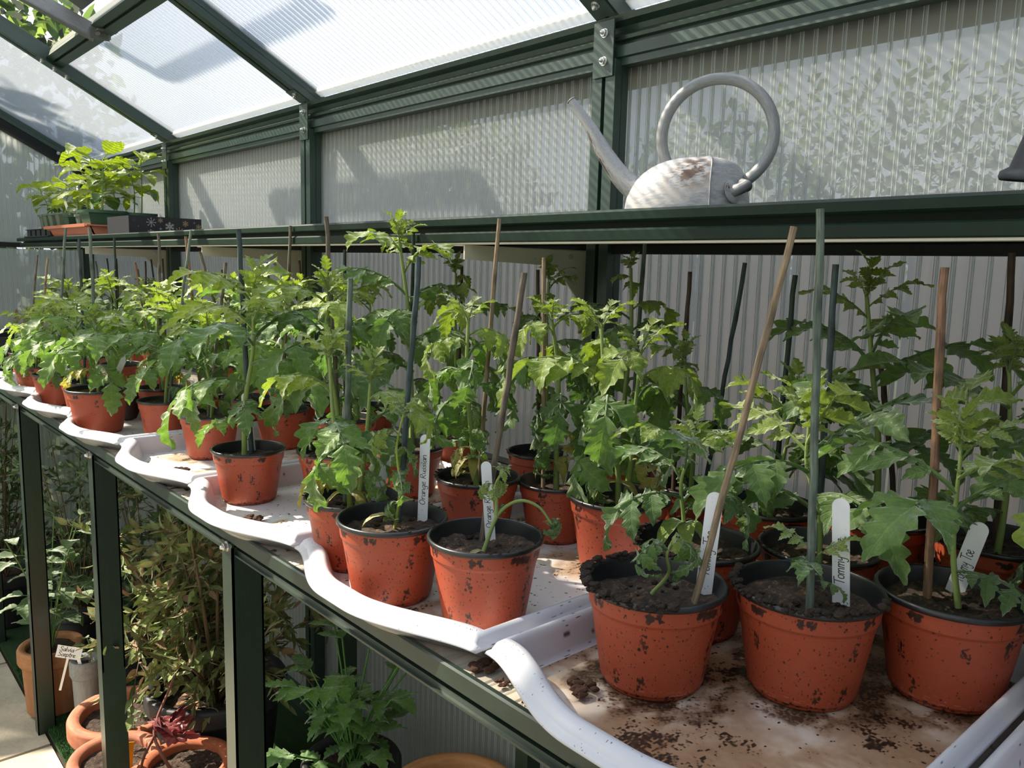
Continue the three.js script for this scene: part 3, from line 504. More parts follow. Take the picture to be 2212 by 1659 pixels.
// unit pot: rim radius 1, height 1.47 (scaled per pot)
const PH = 1.47, potGeo = (() => { const prof = [[0.0, 0.02], [0.6, 0.02], [0.62, 0], [0.67, 0], [0.685, 0.035], [0.69, 0.06], [0.715, 0.075], [0.725, 0.1], [0.8, 0.55], [0.86, 0.92], [0.895, 1.1], [0.9, 1.13], [0.925, 1.15], [0.928, 1.17], [0.955, 1.41]].map(([r, y]) => [r, y]); const g = lathe(prof, 48), uv = g.attributes.uv, p = g.attributes.position; for (let i = 0; i < p.count; i++) uv.setY(i, p.getY(i) / 1.41); return g; })();
const rimGeo = lathe([[0.945, 1.385], [0.985, 1.38], [1.0, 1.4], [1.0, 1.44], [0.985, 1.465], [0.96, 1.47], [0.94, 1.455], [0.93, 1.41], [0.872, 1.16], [0.865, 1.1], [0.815, 0.85]], 48);
function soilGeo(seed, R, depth, heap) {
  const r = rng(seed), B = new Builder(), s = seed * 7.3;
  B.grid(12, 36, (v, c) => { const a = c * Math.PI * 2, rr = v * R, x = Math.cos(a) * rr, z = Math.sin(a) * rr; const y = 0.011 * (fbm(x * 60 + s, z * 60, s, 4) - 0.5) + 0.004 * (noise(x * 240, z * 240, s) - 0.5) + 0.004 * v * v; return [x, depth + y, z, x * 4, z * 4]; });
  for (let q = 0; q < B.i.length; q += 3) { const t = B.i[q]; B.i[q] = B.i[q + 1]; B.i[q + 1] = t; }
  const l = [B.build()]; { const n = l[0].attributes.normal; if (n.getY(30) < 0) { l[0].index.array.reverse(); l[0].computeVertexNormals(); } }
  for (let i = 0; i < 26; i++) { const a = r() * 7, d = R * Math.sqrt(r()) * 0.95, q = 0.0012 + 0.0026 * r() * r(); l.push(clod(r, q, 1.3).translate(Math.cos(a) * d, depth + q * 0.4 + 0.001, Math.sin(a) * d)); }
  return mrg(l);
}
function rimCrumbs(seed, R, y, n, from, span, big) { const r = rng(seed), l = []; for (let i = 0; i < n; i++) { const a = from + span * r(), q = (0.0007 + 0.0014 * r() * r()) * big, d = R * (0.95 + 0.07 * r()); l.push(clod(r, q, 1.5).translate(Math.cos(a) * d, y + q * 0.3 + (r() - 0.6) * 0.003 * big, Math.sin(a) * d)); } return mrg(l); }
const SPEC = {
  p1: { heap: [60, 2.2, 3.6, 2.4], dirt: 0 }, p2: { heap: [70, 1.2, 3.4, 1.9], dirt: 0 }, p3: { dirt: 1 }, p4: { heap: [50, 2.6, 3.2, 1.8] }, q1: { dirt: 0, stem: 'arch' }, q2: { dirt: 0, thin: 1 }, q3: { stem: 'fork', dirt: 1 }, q4: { dirt: 1, heap: [40, 0.6, 2.2, 1.5] }, q7: { stem: 'fork', dirt: 1 }, p5: { dirt: 1 },
};
const byId = {};
function plantLeaf(t, geo, mat, p, az, sc, roll = 0, pitch = 0) {
  const X = t.position.x + p.x, Y = t.position.y + p.y, out = Math.cos(az);   // leaves stop at the wall panel and under the shelf
  if (X > 0.75 && out > 0.1 && Y < 2) sc = Math.min(sc, Math.max(0.03, (1.06 - X) / (out * 1.02)));
  if (X > 0.74 && Y < 1.36) sc = Math.min(sc, Math.max(0.03, (1.352 - Y) / 0.85)); const m = obj('leaf', geo, mat, t); m.position.copy(p); m.rotation.set(roll, az, pitch, 'YZX'); m.scale.setScalar(sc); return m; }
POTS.forEach(([id, x, z, D, desc, apex, nl, size, droop, lod], k) => {
  const R = D / 2, sc = R, H = PH * R, tray = clamp(Math.floor((0.18 - z) / 0.36), 0, 8), spec = SPEC[id] || {}, r = rng(1000 + k * 17);
  const y0 = BENCH + (x < 0.85 ? 0.001 : x > 0.87 && z > -0.7 ? -0.0005 : -0.0035);
  const t = thing('potted_tomato', `terracotta pot with ${desc}, ${ORD[tray] || 'near'} tray`, 'potted plant', [x, y0, z], 0, 'potted tomato plants on the bench');
  byId[id] = { t, desc, x, z, R, y: y0 + H - 0.013 };
  const near = lod && z > -1.3;
  const pot = obj('pot', potGeo, potMats[spec.dirt ?? (near ? 1 : 2)], t); pot.scale.setScalar(sc); pot.rotation.y = r() * 6;
  const rim = obj('rim', rimGeo, rimM, t); rim.scale.setScalar(sc); rim.userData.label = 'black rolled rim and lining';
  const sd = near ? 0.021 : 0.014, soilL = [soilGeo(k + 1, R * 0.885, H - sd, 0)];
  if (near) soilL.push(rimCrumbs(k + 50, R, H, spec.heap ? spec.heap[0] * 3 : 26, spec.heap ? spec.heap[1] : r() * 6, spec.heap ? spec.heap[2] : 3, spec.heap ? spec.heap[3] : 0.9));
  obj('soil', mrg(soilL), soilMat, t);
  // the plant: stem from the soil to the crown, leaves in a spiral, a tuft on top
  const base = V((r() - 0.5) * R * 0.3, H - 0.018, (r() - 0.5) * R * 0.3), top = V(apex[0] - x, apex[1] - y0, apex[2] - z), ht = top.y - base.y, G = lod ? HI : LO;
  const stems = [], sr = clamp(0.0012 + ht * 0.0135, 0.0014, 0.0046) * (spec.thin ? 0.6 : 1);
  if (spec.stem === 'arch') stems.push([base, V(0.016, H + 0.022, 0.004), V(0.03, H + 0.036, 0.02), V(0.044, H + 0.03, 0.034), V(0.054, H + 0.012, 0.044)], [V(0.012, H + 0.016, 0.003), V(0.014, H + 0.035, 0), V(0.012, H + 0.05, 0), top]);
  else if (spec.stem === 'fork') { const f = base.clone().lerp(top, 0.06), o = V(top.x + 0.05 * 0.75, top.y - 0.03, top.z + 0.05 * 0.65); stems.push([base, f.clone().add(V(-0.004, ht * 0.2, 0)), base.clone().lerp(top, 0.55).add(V(-0.006, 0, 0)), top], [base.clone().add(V(0.006, 0, 0.004)), f.clone().add(V(0.012, ht * 0.2, 0.01)), base.clone().lerp(o, 0.6).add(V(0.006, 0, 0)), o]); }
  else stems.push([base, base.clone().lerp(top, 0.35).add(V((r() - 0.5) * 0.012, 0, (r() - 0.5) * 0.012)), base.clone().lerp(top, 0.7).add(V((r() - 0.5) * 0.016, 0, (r() - 0.5) * 0.016)), top]);
  const B = new Builder(), curves = stems.map((s) => spline(s, 18));
  for (const c of curves) B.tube(c, (q) => lerp(sr, sr * 0.5, q), lod ? 7 : 5);
  obj('stem', B.build(), spec.thin ? std(0x8f9a3c, 0.7) : stemM, t);
  const az0 = r() * 6.28;
  for (let i = 0; i < nl; i++) {
    const q = nl > 1 ? i / (nl - 1) : 0.5, c = curves[i % curves.length], h = lerp(ht > 0.12 ? 0.24 : 0.35, 0.93, Math.pow(q, 0.85)), p = c[Math.round(h * 18)];
    const d = clamp(droop + (0.25 - q * 0.75) * 0.8 + (r() - 0.5) * 0.5, 0.3, 2.4), di = DROOP.reduce((a, b, j) => Math.abs(b - d) < Math.abs(DROOP[a] - d) ? j : a, 0);
    const s = size * (q < 0.12 ? 0.62 : q < 0.75 ? 1 + 0.16 * (r() - 0.5) : 0.8);
    const mat = q < 0.15 && r() < 0.6 && ['q2', 'q3', 'q5', 'q6', 'q7', 's1', 'r6', 'q13'].includes(id) ? LM.yellow : q > 0.72 ? LM.young : r() < 0.3 ? LM.deep : LM.mid;
    plantLeaf(t, G[di][Math.floor(r() * G[di].length)], mat, p, az0 + i * 2.4 + (r() - 0.5) * 0.5, s * (lod ? 1.05 : 1.1), (r() - 0.5) * 0.5, (q - 0.4) * 0.5);
  }
  if (ht > 0.08) for (const c of curves) for (let i = 0; i < 4; i++) plantLeaf(t, TUFT[i % 3], LM.young, c[18].clone().add(V(0, -0.004, 0)), az0 + 1 + i * 1.7, size * (0.34 + 0.16 * r()), 0, 0.15 + 0.25 * i * (droop > 1.7 ? 0.2 : 1));
  if (id === 'p4') for (const [a, s] of [[3.2, 0.06], [3.85, 0.058], [4.5, 0.045]]) plantLeaf(t, STRAP, LM.young, curves[0][5], a, s, 0, 0.5).userData.label = 'pale yellow strap-like seed leaf';
  if (['q3', 'q5', 'q7', 'q6'].includes(id)) for (const a of [2.2, 3.9, 5.6]) plantLeaf(t, STRAP, LM.yellow, curves[0][3], a + r(), 0.045, 0, 0.25).userData.label = 'yellowing strap-like seed leaf';
  if (id === 'p2') for (const a of [2.6, -0.3]) plantLeaf(t, STRAP, LM.mid, curves[0][8], a, 0.02, 0, 0.3);
  if (id === 'q1') { const tip = stems[0][4]; for (const [a, s] of [[-0.6, 0.034], [-1.2, 0.036], [0.2, 0.03]]) plantLeaf(t, HI[4][1], LM.mid, tip.clone().add(V(0, 0.006, 0)), a, s, 0, -0.7); for (const a of [2.6, 4.0, 0.4]) plantLeaf(t, HI[4][2], LM.young, stems[1][2], a, 0.034, 0, 0.1); plantLeaf(t, STRAP, LM.yellow, base, 2.9, 0.032, 0, 0.3); }
  if (id === 'p1') for (const [a, s, g] of [[2.7, 0.06, 4], [-0.4, 0.06, 4], [1.5, 0.035, 2]]) plantLeaf(t, HI[g][0], LM.mid, curves[0][13], a, s, 0, 0.3);
  if (id === 'q2') plantLeaf(t, STRAP, LM.yellow, curves[0][1], 2.7, 0.045, 0, 0.9);
});
// a plant just outside the right edge whose lit leaf hangs into view
// ---------------------------------------------------------------- canes and plant tags
const caneTex = pixels(64, 512, (u, v) => { const g = noise(u * 26, v * 9, 1), n = fbm(u * 8, v * 30, 4, 3), ring = smooth(0.94, 1, Math.abs(Math.sin(v * 9.4 + 0.6))); const k = 0.72 + 0.24 * (g - 0.5) + 0.3 * (n - 0.5) - 0.12 * ring; return [k, k, k]; });
const CC = { greygreen: [0x8c9c8c, 'grey-green'], orange: [0xb58a6c, 'orange-brown'], tan: [0xc2a888, 'pale tan'], blue: [0x566869, 'blue-green'], darkgreen: [0x3f5648, 'dark green'], darkbrown: [0x6a5344, 'dark brown'], greybrown: [0x8a7d6c, 'grey-brown'] };
for (const k in CC) CC[k].push(std(CC[k][0], 0.75, { map: caneTex, bumpMap: caneTex, bumpScale: 0.0006 }));
function cane(a, b, key, rad, label, seed) {
  const [, , mat] = CC[key], A = V(...a), D = V(...b).sub(A), r = rng(seed), L = D.length(), pts = [];
  for (let i = 0; i <= 12; i++) { const s = i / 12; pts.push(D.clone().multiplyScalar(s).add(V((r() - 0.5) * 0.0016, 0, (r() - 0.5) * 0.0016)).addScaledVector(D, i ? 0 : -0.02 / L)); }
  const B = new Builder(); B.tube(pts, (q) => rad * (1 + 0.12 * Math.exp(-Math.pow((q - 0.37) * 40, 2)) + 0.12 * Math.exp(-Math.pow((q - 0.74) * 40, 2)) - 0.06 * q), 9);
  const o = obj('cane_stake', B.build(), mat); o.position.copy(A); return tag(o, label, 'plant stake', 'cane stakes among the tomato plants');
}
CANES.forEach(([id, a, b, key, rad], i) => cane(a, b, key, rad * 0.001, `${CC[key][1]} cane in the pot with ${byId[id].desc}`, 60 + i));
// handwriting: pen strokes in units of the letter height
const PEN = { T: [1.0, 'M0 -1.5L1.15 -1.6M.58 -1.55L.5 0'], O: [1.25, 'M.6 -1.5C-.1 -1.5 0 .1 .6 0C1.2 -.1 1.2 -1.5 .55 -1.5'], R: [1.05, 'M.15 0L.25 -1.5C1.1 -1.7 1.1 -.8 .25 -.75L.95 0'], M: [1.4, 'M0 0L.2 -1.5L.6 -.5L1.1 -1.5L1.2 0'], S: [0.95, 'M.9 -1.3C.5 -1.8 -.2 -1.2 .4 -.85C1.1 -.5 .7 .2 0 -.1'], a: [0.85, 'M.7 -.8C.1 -1 -.1 0 .3 0C.6 0 .7 -.5 .7 -.85L.75 0'], b: [0.8, 'M.1 -1.6L.1 0C.8 .1 .9 -.9 .1 -.7'], c: [0.7, 'M.65 -.8C.2 -1 -.1 0 .3 0C.5 0 .6 -.1 .65 -.2'], e: [0.75, 'M.05 -.4C.6 -.4 .7 -.9 .4 -.9C0 -.9 -.05 0 .35 0C.55 0 .65 -.1 .7 -.2'], g: [0.85, 'M.7 -.8C.1 -1 -.1 0 .3 0C.6 0 .7 -.5 .7 -.85L.65 .5C.5 .9 .1 .7 .1 .5'], i: [0.4, 'M.15 -.85L.15 0M.17 -1.3L.2 -1.2'], l: [0.45, 'M.15 -1.6L.12 -.1L.3 0'], m: [1.15, 'M.1 -.85L.1 0M.1 -.5C.2 -1 .5 -1 .5 -.6L.5 0M.5 -.5C.6 -1 .95 -1 .95 -.6L1 0'], n: [0.85, 'M.1 -.85L.1 0M.1 -.5C.25 -1 .65 -1 .65 -.5L.7 0'], o: [0.8, 'M.4 -.9C-.1 -.9 0 0 .4 0C.8 0 .8 -.9 .4 -.9'], p: [0.8, 'M.1 -.9L.05 .7M.1 -.6C.3 -1.1 .8 -.8 .65 -.3C.5 .1 .2 0 .1 -.15'], r: [0.65, 'M.1 -.85L.12 0M.12 -.5C.2 -.85 .4 -.95 .6 -.85'], s: [0.65, 'M.55 -.8C.2 -1 0 -.6 .3 -.48C.6 -.35 .5 .05 .05 -.05'], t: [0.6, 'M.25 -1.4L.22 -.1L.5 0M0 -.9L.55 -.95'], u: [0.85, 'M.1 -.85C.05 .1 .55 .2 .65 -.85L.72 0'], v: [0.75, 'M.05 -.85L.35 0L.7 -.85'], y: [0.8, 'M.1 -.85C.05 -.1 .5 -.1 .62 -.85L.55 .5C.4 .8 .1 .7 .1 .5'], '~': [0.9, 'M0 -.4C.2 -1 .3 -1 .35 -.3C.4 .1 .6 -.2 .65 -.7L.7 0'], ' ': [0.55, ''] };
function write(c, text, x, y, s, wid) { c.strokeStyle = '#26231f'; c.lineCap = c.lineJoin = 'round'; for (const ch of text) { const [adv, path] = PEN[ch] || PEN['~']; if (path) { c.save(); c.translate(x, y); c.transform(s, 0, -0.12 * s, s, 0, 0); c.lineWidth = wid / s; c.stroke(new Path2D(path)); c.restore(); } x += adv * s; } return x; }
const tagTex = {};
function tagMaterial(text, seed) {
  const key = text + (seed % 2); if (tagTex[key]) return tagTex[key];
  const r = rng(seed + 5);
  const t = canvasTex(128, 1024, (c, w, h) => {
    c.fillStyle = '#e9eaee'; c.fillRect(0, 0, w, h);
    for (let i = 0; i < 46; i++) { c.fillStyle = `rgba(50,34,24,${0.4 + 0.5 * r()})`; const y = h * (0.72 + 0.28 * Math.sqrt(r())); c.fillRect(r() * w, y, 2 + r() * 8, 2 + r() * 8); }
    for (let i = 0; i < 12; i++) { c.fillStyle = 'rgba(50,34,24,.6)'; c.fillRect(r() * w, r() * h, 2 + r() * 3, 2 + r() * 3); }
    if (text) { c.save(); c.translate(w * 0.68, h * 0.68); c.rotate(-Math.PI / 2); write(c, text === '~' ? '~r~l ~~e' : text, 0, 0, text.length > 10 ? 45 : 47, 6.5); c.restore(); }
  });
  return tagTex[key] = std(0xffffff, 0.4, { map: t, clearcoat: 0.2 });
}
function tagGeo(w, L, thick = 0.0009) {   // front +z, rounded top, pointed foot
  const s = new THREE.Shape(); s.moveTo(0, -0.03); s.lineTo(w / 2, -0.012); s.lineTo(w / 2, L - w / 2); s.absarc(0, L - w / 2, w / 2, 0, Math.PI, false); s.lineTo(-w / 2, -0.012); s.closePath();
  const g = new THREE.ExtrudeGeometry(s, { depth: thick, bevelEnabled: false, curveSegments: 10 }), p = g.attributes.position, uv = g.attributes.uv; for (let i = 0; i < p.count; i++) uv.setXY(i, p.getX(i) / w + 0.5, clamp((p.getY(i) + 0.03) / (L + 0.03))); return g;
}
LABELS.forEach(([id, a, b, w, text], i) => {
  const A = V(...a), up = V(...b).sub(A), L = up.length(); up.normalize();
  const o = obj('plant_tag', tagGeo(w * 0.00125, L), tagMaterial(text, i)); o.position.copy(A);
  const face = V(-A.x, 0.1, -A.z).normalize().applyAxisAngle(V(0, 1, 0), (i * 0.37 % 0.5) - 0.25); face.addScaledVector(up, -face.dot(up)).normalize();
  o.quaternion.setFromRotationMatrix(new THREE.Matrix4().makeBasis(up.clone().cross(face), up, face));
  tag(o, `white plant tag ${text.length > 2 ? 'with handwriting' : text ? 'with faint scribble' : 'without writing'} in the pot with ${byId[id].desc}`, 'plant tag', 'white plant tags in the pots');
});
{
  const t = thing('plant_pot', 'dark brown pot with a white barcode sticker between the wide pot and the glowing crown', 'plant pot', [0.57, BENCH + 0.001, -1.985]), d = std(0x3a2a24, 0.5);
  obj('pot', potGeo, d, t).scale.setScalar(0.046); obj('rim', rimGeo, rimM, t).scale.setScalar(0.046); obj('soil', soilGeo(91, 0.041, 0.052, 0), soilMat, t);
  const st = obj('sticker', new THREE.CylinderGeometry(0.0425, 0.0395, 0.03, 12, 1, true, 3.6, 0.9).translate(0, 0.034, 0), std(0xffffff, 0.5, { map: canvasTex(128, 128, (c, w, h) => { c.fillStyle = '#dcdcda'; c.fillRect(0, 0, w, h); const r = rng(3); c.fillStyle = '#3a3a3a'; for (let x = 16; x < 112; x += 4 + Math.floor(r() * 5)) c.fillRect(x, 20, 1 + r() * 3, 88); }), side: THREE.DoubleSide }), t); st.scale.setScalar(1.04);
}
// rear rows: pots along the wall, mostly hidden, with short canes
REAR.forEach(([T, key], i) => {
  const z = T[2], x = 0.94, R = 0.054, H = PH * R, y0 = BENCH - 0.0035;
  const d = `shaded crown in the wall row, ${['first', 'second', 'third', 'fourth', 'fifth', 'sixth', 'seventh', 'eighth', 'ninth', 'tenth'][[7, 9, 6, 5, 4, 3, 2, 1, 0, 8].indexOf(i)]} from the far end`;
  if (i === 4 || i === 2 || i === 6) { cane([0.93, y0 + H - 0.02, z], T, key, 0.003, `${CC[key][1]} short cane against the wall panel, ${['', '', 'left', '', 'middle', '', 'right'][i]} of the far group`, 200 + i); return; }
  const t = thing('potted_tomato', `half hidden pot with ${d}`, 'potted plant', [x, y0, z], 0, 'potted tomato plants on the bench'), r = rng(900 + i);
  for (const [n, g, m] of [['pot', potGeo, potMats[2]], ['rim', rimGeo, rimM]]) obj(n, g, m, t).scale.setScalar(R);
  obj('soil', soilGeo(80 + i, R * 0.92, H - 0.014), soilMat, t);
  const top = V((r() - 0.5) * 0.02, 0.255 + 0.05 * r() - 0.02, 0), B = new Builder(), c = spline([V(0, H - 0.018, 0), V(0.004, 0.14, 0.004), top], 18); B.tube(c, (q) => lerp(0.0034, 0.0017, q), 5); obj('stem', B.build(), stemM, t);
  for (let k = 0; k < 8; k++) { const q = k / 7; plantLeaf(t, LO[1 + (k % 2)][k % 3], q > 0.7 ? LM.young : LM.mid, c[Math.round((0.25 + 0.7 * q) * 18)], k * 2.4 + i, 0.11, (r() - 0.5) * 0.4, q * 0.3); }
  for (let k = 0; k < 3; k++) plantLeaf(t, TUFT[k], LM.young, c[18], k * 2.1, 0.05, 0, 0.3);
  cane([x + 0.012, y0 + H - 0.02, z + 0.012], T, key, 0.003, `${CC[key][1]} short cane by the ${d}`, 200 + i);
});
// a pot just past the right edge of the picture whose sunlit leaf hangs into view
{
  const t = thing('potted_tomato', 'bright sunlit leaf of a pot outside the right edge, hanging in front of everything', 'potted plant', [0.74, BENCH + 0.001, -0.075], 0, 'potted tomato plants on the bench'), R = 0.064;
  for (const [n, g, m] of [['pot', potGeo, potMats[1]], ['rim', rimGeo, rimM]]) obj(n, g, m, t).scale.setScalar(R);
  obj('soil', soilGeo(98, R * 0.92, PH * R - 0.014), soilMat, t);
  const B = new Builder(), c = spline([V(0, 0.08, 0), V(0, 0.16, -0.005), V(-0.005, 0.24, -0.01)], 18); B.tube(c, (q) => lerp(0.004, 0.002, q), 7); obj('stem', B.build(), stemM, t);
  for (const [h, az, s, g] of [[17, 1.95, 0.17, 3], [16, 2.35, 0.15, 2], [12, -0.5, 0.12, 2], [15, 4.2, 0.11, 1], [17, 0.8, 0.1, 1]]) plantLeaf(t, HI[g][h % 4], LM.young, c[h], az, s, 0, 0.1);
}

// ---------------------------------------------------------------- the shelf along the wall and what stands on it
const SHELF = EYE + 0.0758, XS = 0.77;
{
  const s = thing('wall_shelf', 'long dark green aluminium shelf with grey brackets along the side wall', 'shelf', [XS, 0, 0]);
  const lip = [[0.002, 0.0115], [0, 0.0135], [0, 0.023], [0.003, 0.0258], [0.006, 0.0265], [0.3, 0.0265], [0.3, 0.0235], [0.03, 0.0235], [0.03, 0.003], [0.027, 0.003], [0.027, 0.019], [0.006, 0.0125]];
  const low = [[0.002, -0.0125], [-0.001, -0.011], [-0.001, 0.0005], [0.002, 0.003], [0.008, 0.0036], [0.028, 0.0036], [0.028, -0.0125]];
  obj('slat', prism(lip.map(([x, y]) => [x, y + EYE + 0.0493]), -4.12, 1.1), M.darkGreen, s);
  obj('front_rail', prism(low.map(([x, y]) => [x, y + EYE + 0.0493]), -4.06, 1.1), M.darkGreen, s);
  obj('under_strip', box(0.013, EYE + 0.0355, -1.48, 0.02, 0.0025, 5.1), M.aluminium, s);
  for (let k = 0; k < 3; k++) obj('slat', box(0.06 + k * 0.085, EYE + 0.055, -1.5, 0.07, 0.012, 5.2), M.darkGreen, s);
  for (const z of [0.06, -0.985, -2.03, -3.07]) {
    const sh = new THREE.Shape([[0.006, 0.034], [0.3, 0.032], [0.3, -0.11], [0.262, -0.11], [0.262, -0.055], [0.2, 0.006], [0.006, 0.012]].map((p) => new THREE.Vector2(...p)));
    const b = obj('bracket', mrg([new THREE.ExtrudeGeometry(sh, { depth: 0.003, bevelEnabled: false }).translate(0, EYE, z), box(0.15, EYE + 0.033, z - 0.012, 0.29, 0.002, 0.024), box(0.3, EYE - 0.04, z - 0.012, 0.003, 0.14, 0.026)]), M.aluminium, s); b.userData.label = 'pale grey metal bracket';
    for (const [x, y] of [[0.235, 0.022], [0.285, 0.016], [0.281, -0.02], [0.281, -0.075]]) { const q = obj('screw', new THREE.CylinderGeometry(0.0042, 0.0042, 0.003, 14).rotateX(Math.PI / 2), M.steel, b); q.position.set(x, EYE + y, z + 0.0045); }
  }
}
// galvanised watering can
{
  const rust = pixels(512, 256, (u, v) => {
    const n = fbm(u * 7, v * 6, 2, 5), f = fbm(u * 26, v * 20, 8, 4), g = noise(u * 110, v * 80, 3); const k = 0.66 + 0.12 * (n - 0.5) + 0.09 * (g - 0.5); let c = [k, k, k * 1.01];
    const patch = smooth(0.2, 0.03, Math.hypot((u - 0.572) * 1.7, (v - 0.5) * 0.42)), br = patch * smooth(0.44, 0.62, f + 0.25 * (g - 0.5)), lime = smooth(0.42, 0.1, v) * smooth(0.4, 0.6, f) + patch * smooth(0.62, 0.7, n) * 0.7;
    c = c.map((x, i) => lerp(x, [0.3, 0.22, 0.16][i], br * 0.85)); return c.map((x, i) => lerp(x, [0.8, 0.78, 0.75][i], clamp(lime) * 0.6));
  });
  const zincM = std(0xffffff, 0.55, { map: rust, metalness: 0.1, bumpMap: rust, bumpScale: 0.0008 }), zinc = std(0xa3a4a4, 0.5, { metalness: 0.25, map: grainTex });
  const t = thing('watering_can', 'weathered galvanised watering can with ring handle and long spout on the shelf', 'watering can', [0.905, SHELF, -0.672], 0.62);
  // domed body, oval in plan, with a sharp seam on the side towards the camera and a peak where the seam ends; local +z is the handle end
  const B = new Builder(), Hh = 0.073, seam = 2.72, A = 0.064, Bz = 0.082;
  const at = (a, v, grow) => { const th = Math.pow(v, 0.9) * Math.PI / 2, k = Math.pow(Math.cos(th), 0.6), ca = Math.cos(a), sa = Math.sin(a), rr = 1 / Math.sqrt((ca / A) ** 2 + (sa / Bz) ** 2); let da = Math.abs(a - seam) % (2 * Math.PI); da = Math.min(da, 2 * Math.PI - da); const ridge = 1 + 0.075 * Math.exp(-da * 4); return V(ca * rr * k * ridge * grow - 0.008 * Math.sin(th) ** 4, Hh * Math.sin(th) * (1 + 0.05 * Math.exp(-da * 2) * Math.cos(th)), sa * rr * k * ridge * grow + 0.016 * Math.sin(th) ** 3); };
  B.grid(24, 80, (v, c) => { const p = at(c * Math.PI * 2 + seam, v, 1); return [p.x, p.y, p.z, (c + 0.5) % 1.0001, v]; });
  obj('body', B.build(), zincM, t);
  const sb = new Builder(), sp = []; for (let i = 0; i <= 18; i++) sp.push(at(seam, i / 18, 1.005)); sb.tube(sp, 0.0011, 6); obj('seam', sb.build(), zinc, t);
  const ring = [], cy = 0.103, cr = 0.071, cz = 0.034; for (let i = 0; i <= 44; i++) { const a = lerp(3.75, -1.1, i / 44); ring.push(V(0.012 - 0.03 * (i / 44), cy + Math.sin(a) * cr, cz + Math.cos(a) * cr)); } const fp = at(2.25, 0.2, 1.01); ring.push(V(fp.x - 0.016, fp.y + 0.006, fp.z + 0.016), V(fp.x - 0.002, fp.y, fp.z));
  const hb = new Builder(); hb.tube(ring, 0.0076, 14); obj('handle', hb.build(), zinc, t);
  const foot = obj('handle_foot', lathe([[0, 0.004], [0.009, 0.0035], [0.0145, 0.001], [0.015, 0]], 24), zincM, t); foot.position.copy(fp); foot.quaternion.setFromUnitVectors(V(0, 1, 0), V(Math.cos(2.25), 0.25, Math.sin(2.25)).normalize());
  const sB = new Builder(), spout = spline([V(0, 0.022, -0.052), V(0, 0.046, -0.084), V(0, 0.082, -0.112), V(0, 0.116, -0.133), V(0, 0.151, -0.160)], 28); sB.tube(spout, (q) => lerp(0.0185, 0.0052, Math.pow(q, 0.8)), 16, false); obj('spout', sB.build(), zincM, t);
  const lp = obj('spout_lip', new THREE.TorusGeometry(0.0052, 0.0011, 8, 20), zinc, t); lp.position.copy(spout[28]); lp.quaternion.setFromUnitVectors(V(0, 0, 1), spout[28].clone().sub(spout[27]).normalize());
}
// black pot upside down at the right edge
{
  const t = thing('plant_pot', 'small black plastic pot lying upside down at the right edge above the shelf', 'plant pot', [0.878, SHELF + 0.004, -0.236]);
  obj('pot', lathe([[0.03, 0.055], [0.033, 0.052], [0.043, 0.012], [0.05, 0.008], [0.051, 0.003], [0.0495, 0], [0.046, 0.004], [0.04, 0.012], [0.03, 0.05], [0, 0.05]], 36), std(0x37383c, 0.5, { map: grainTex }), t).rotation.x = Math.PI * 0; t.children[0].position.y = 0.012; t.children[0].rotation.set(0.1, 0, 0.12);
}
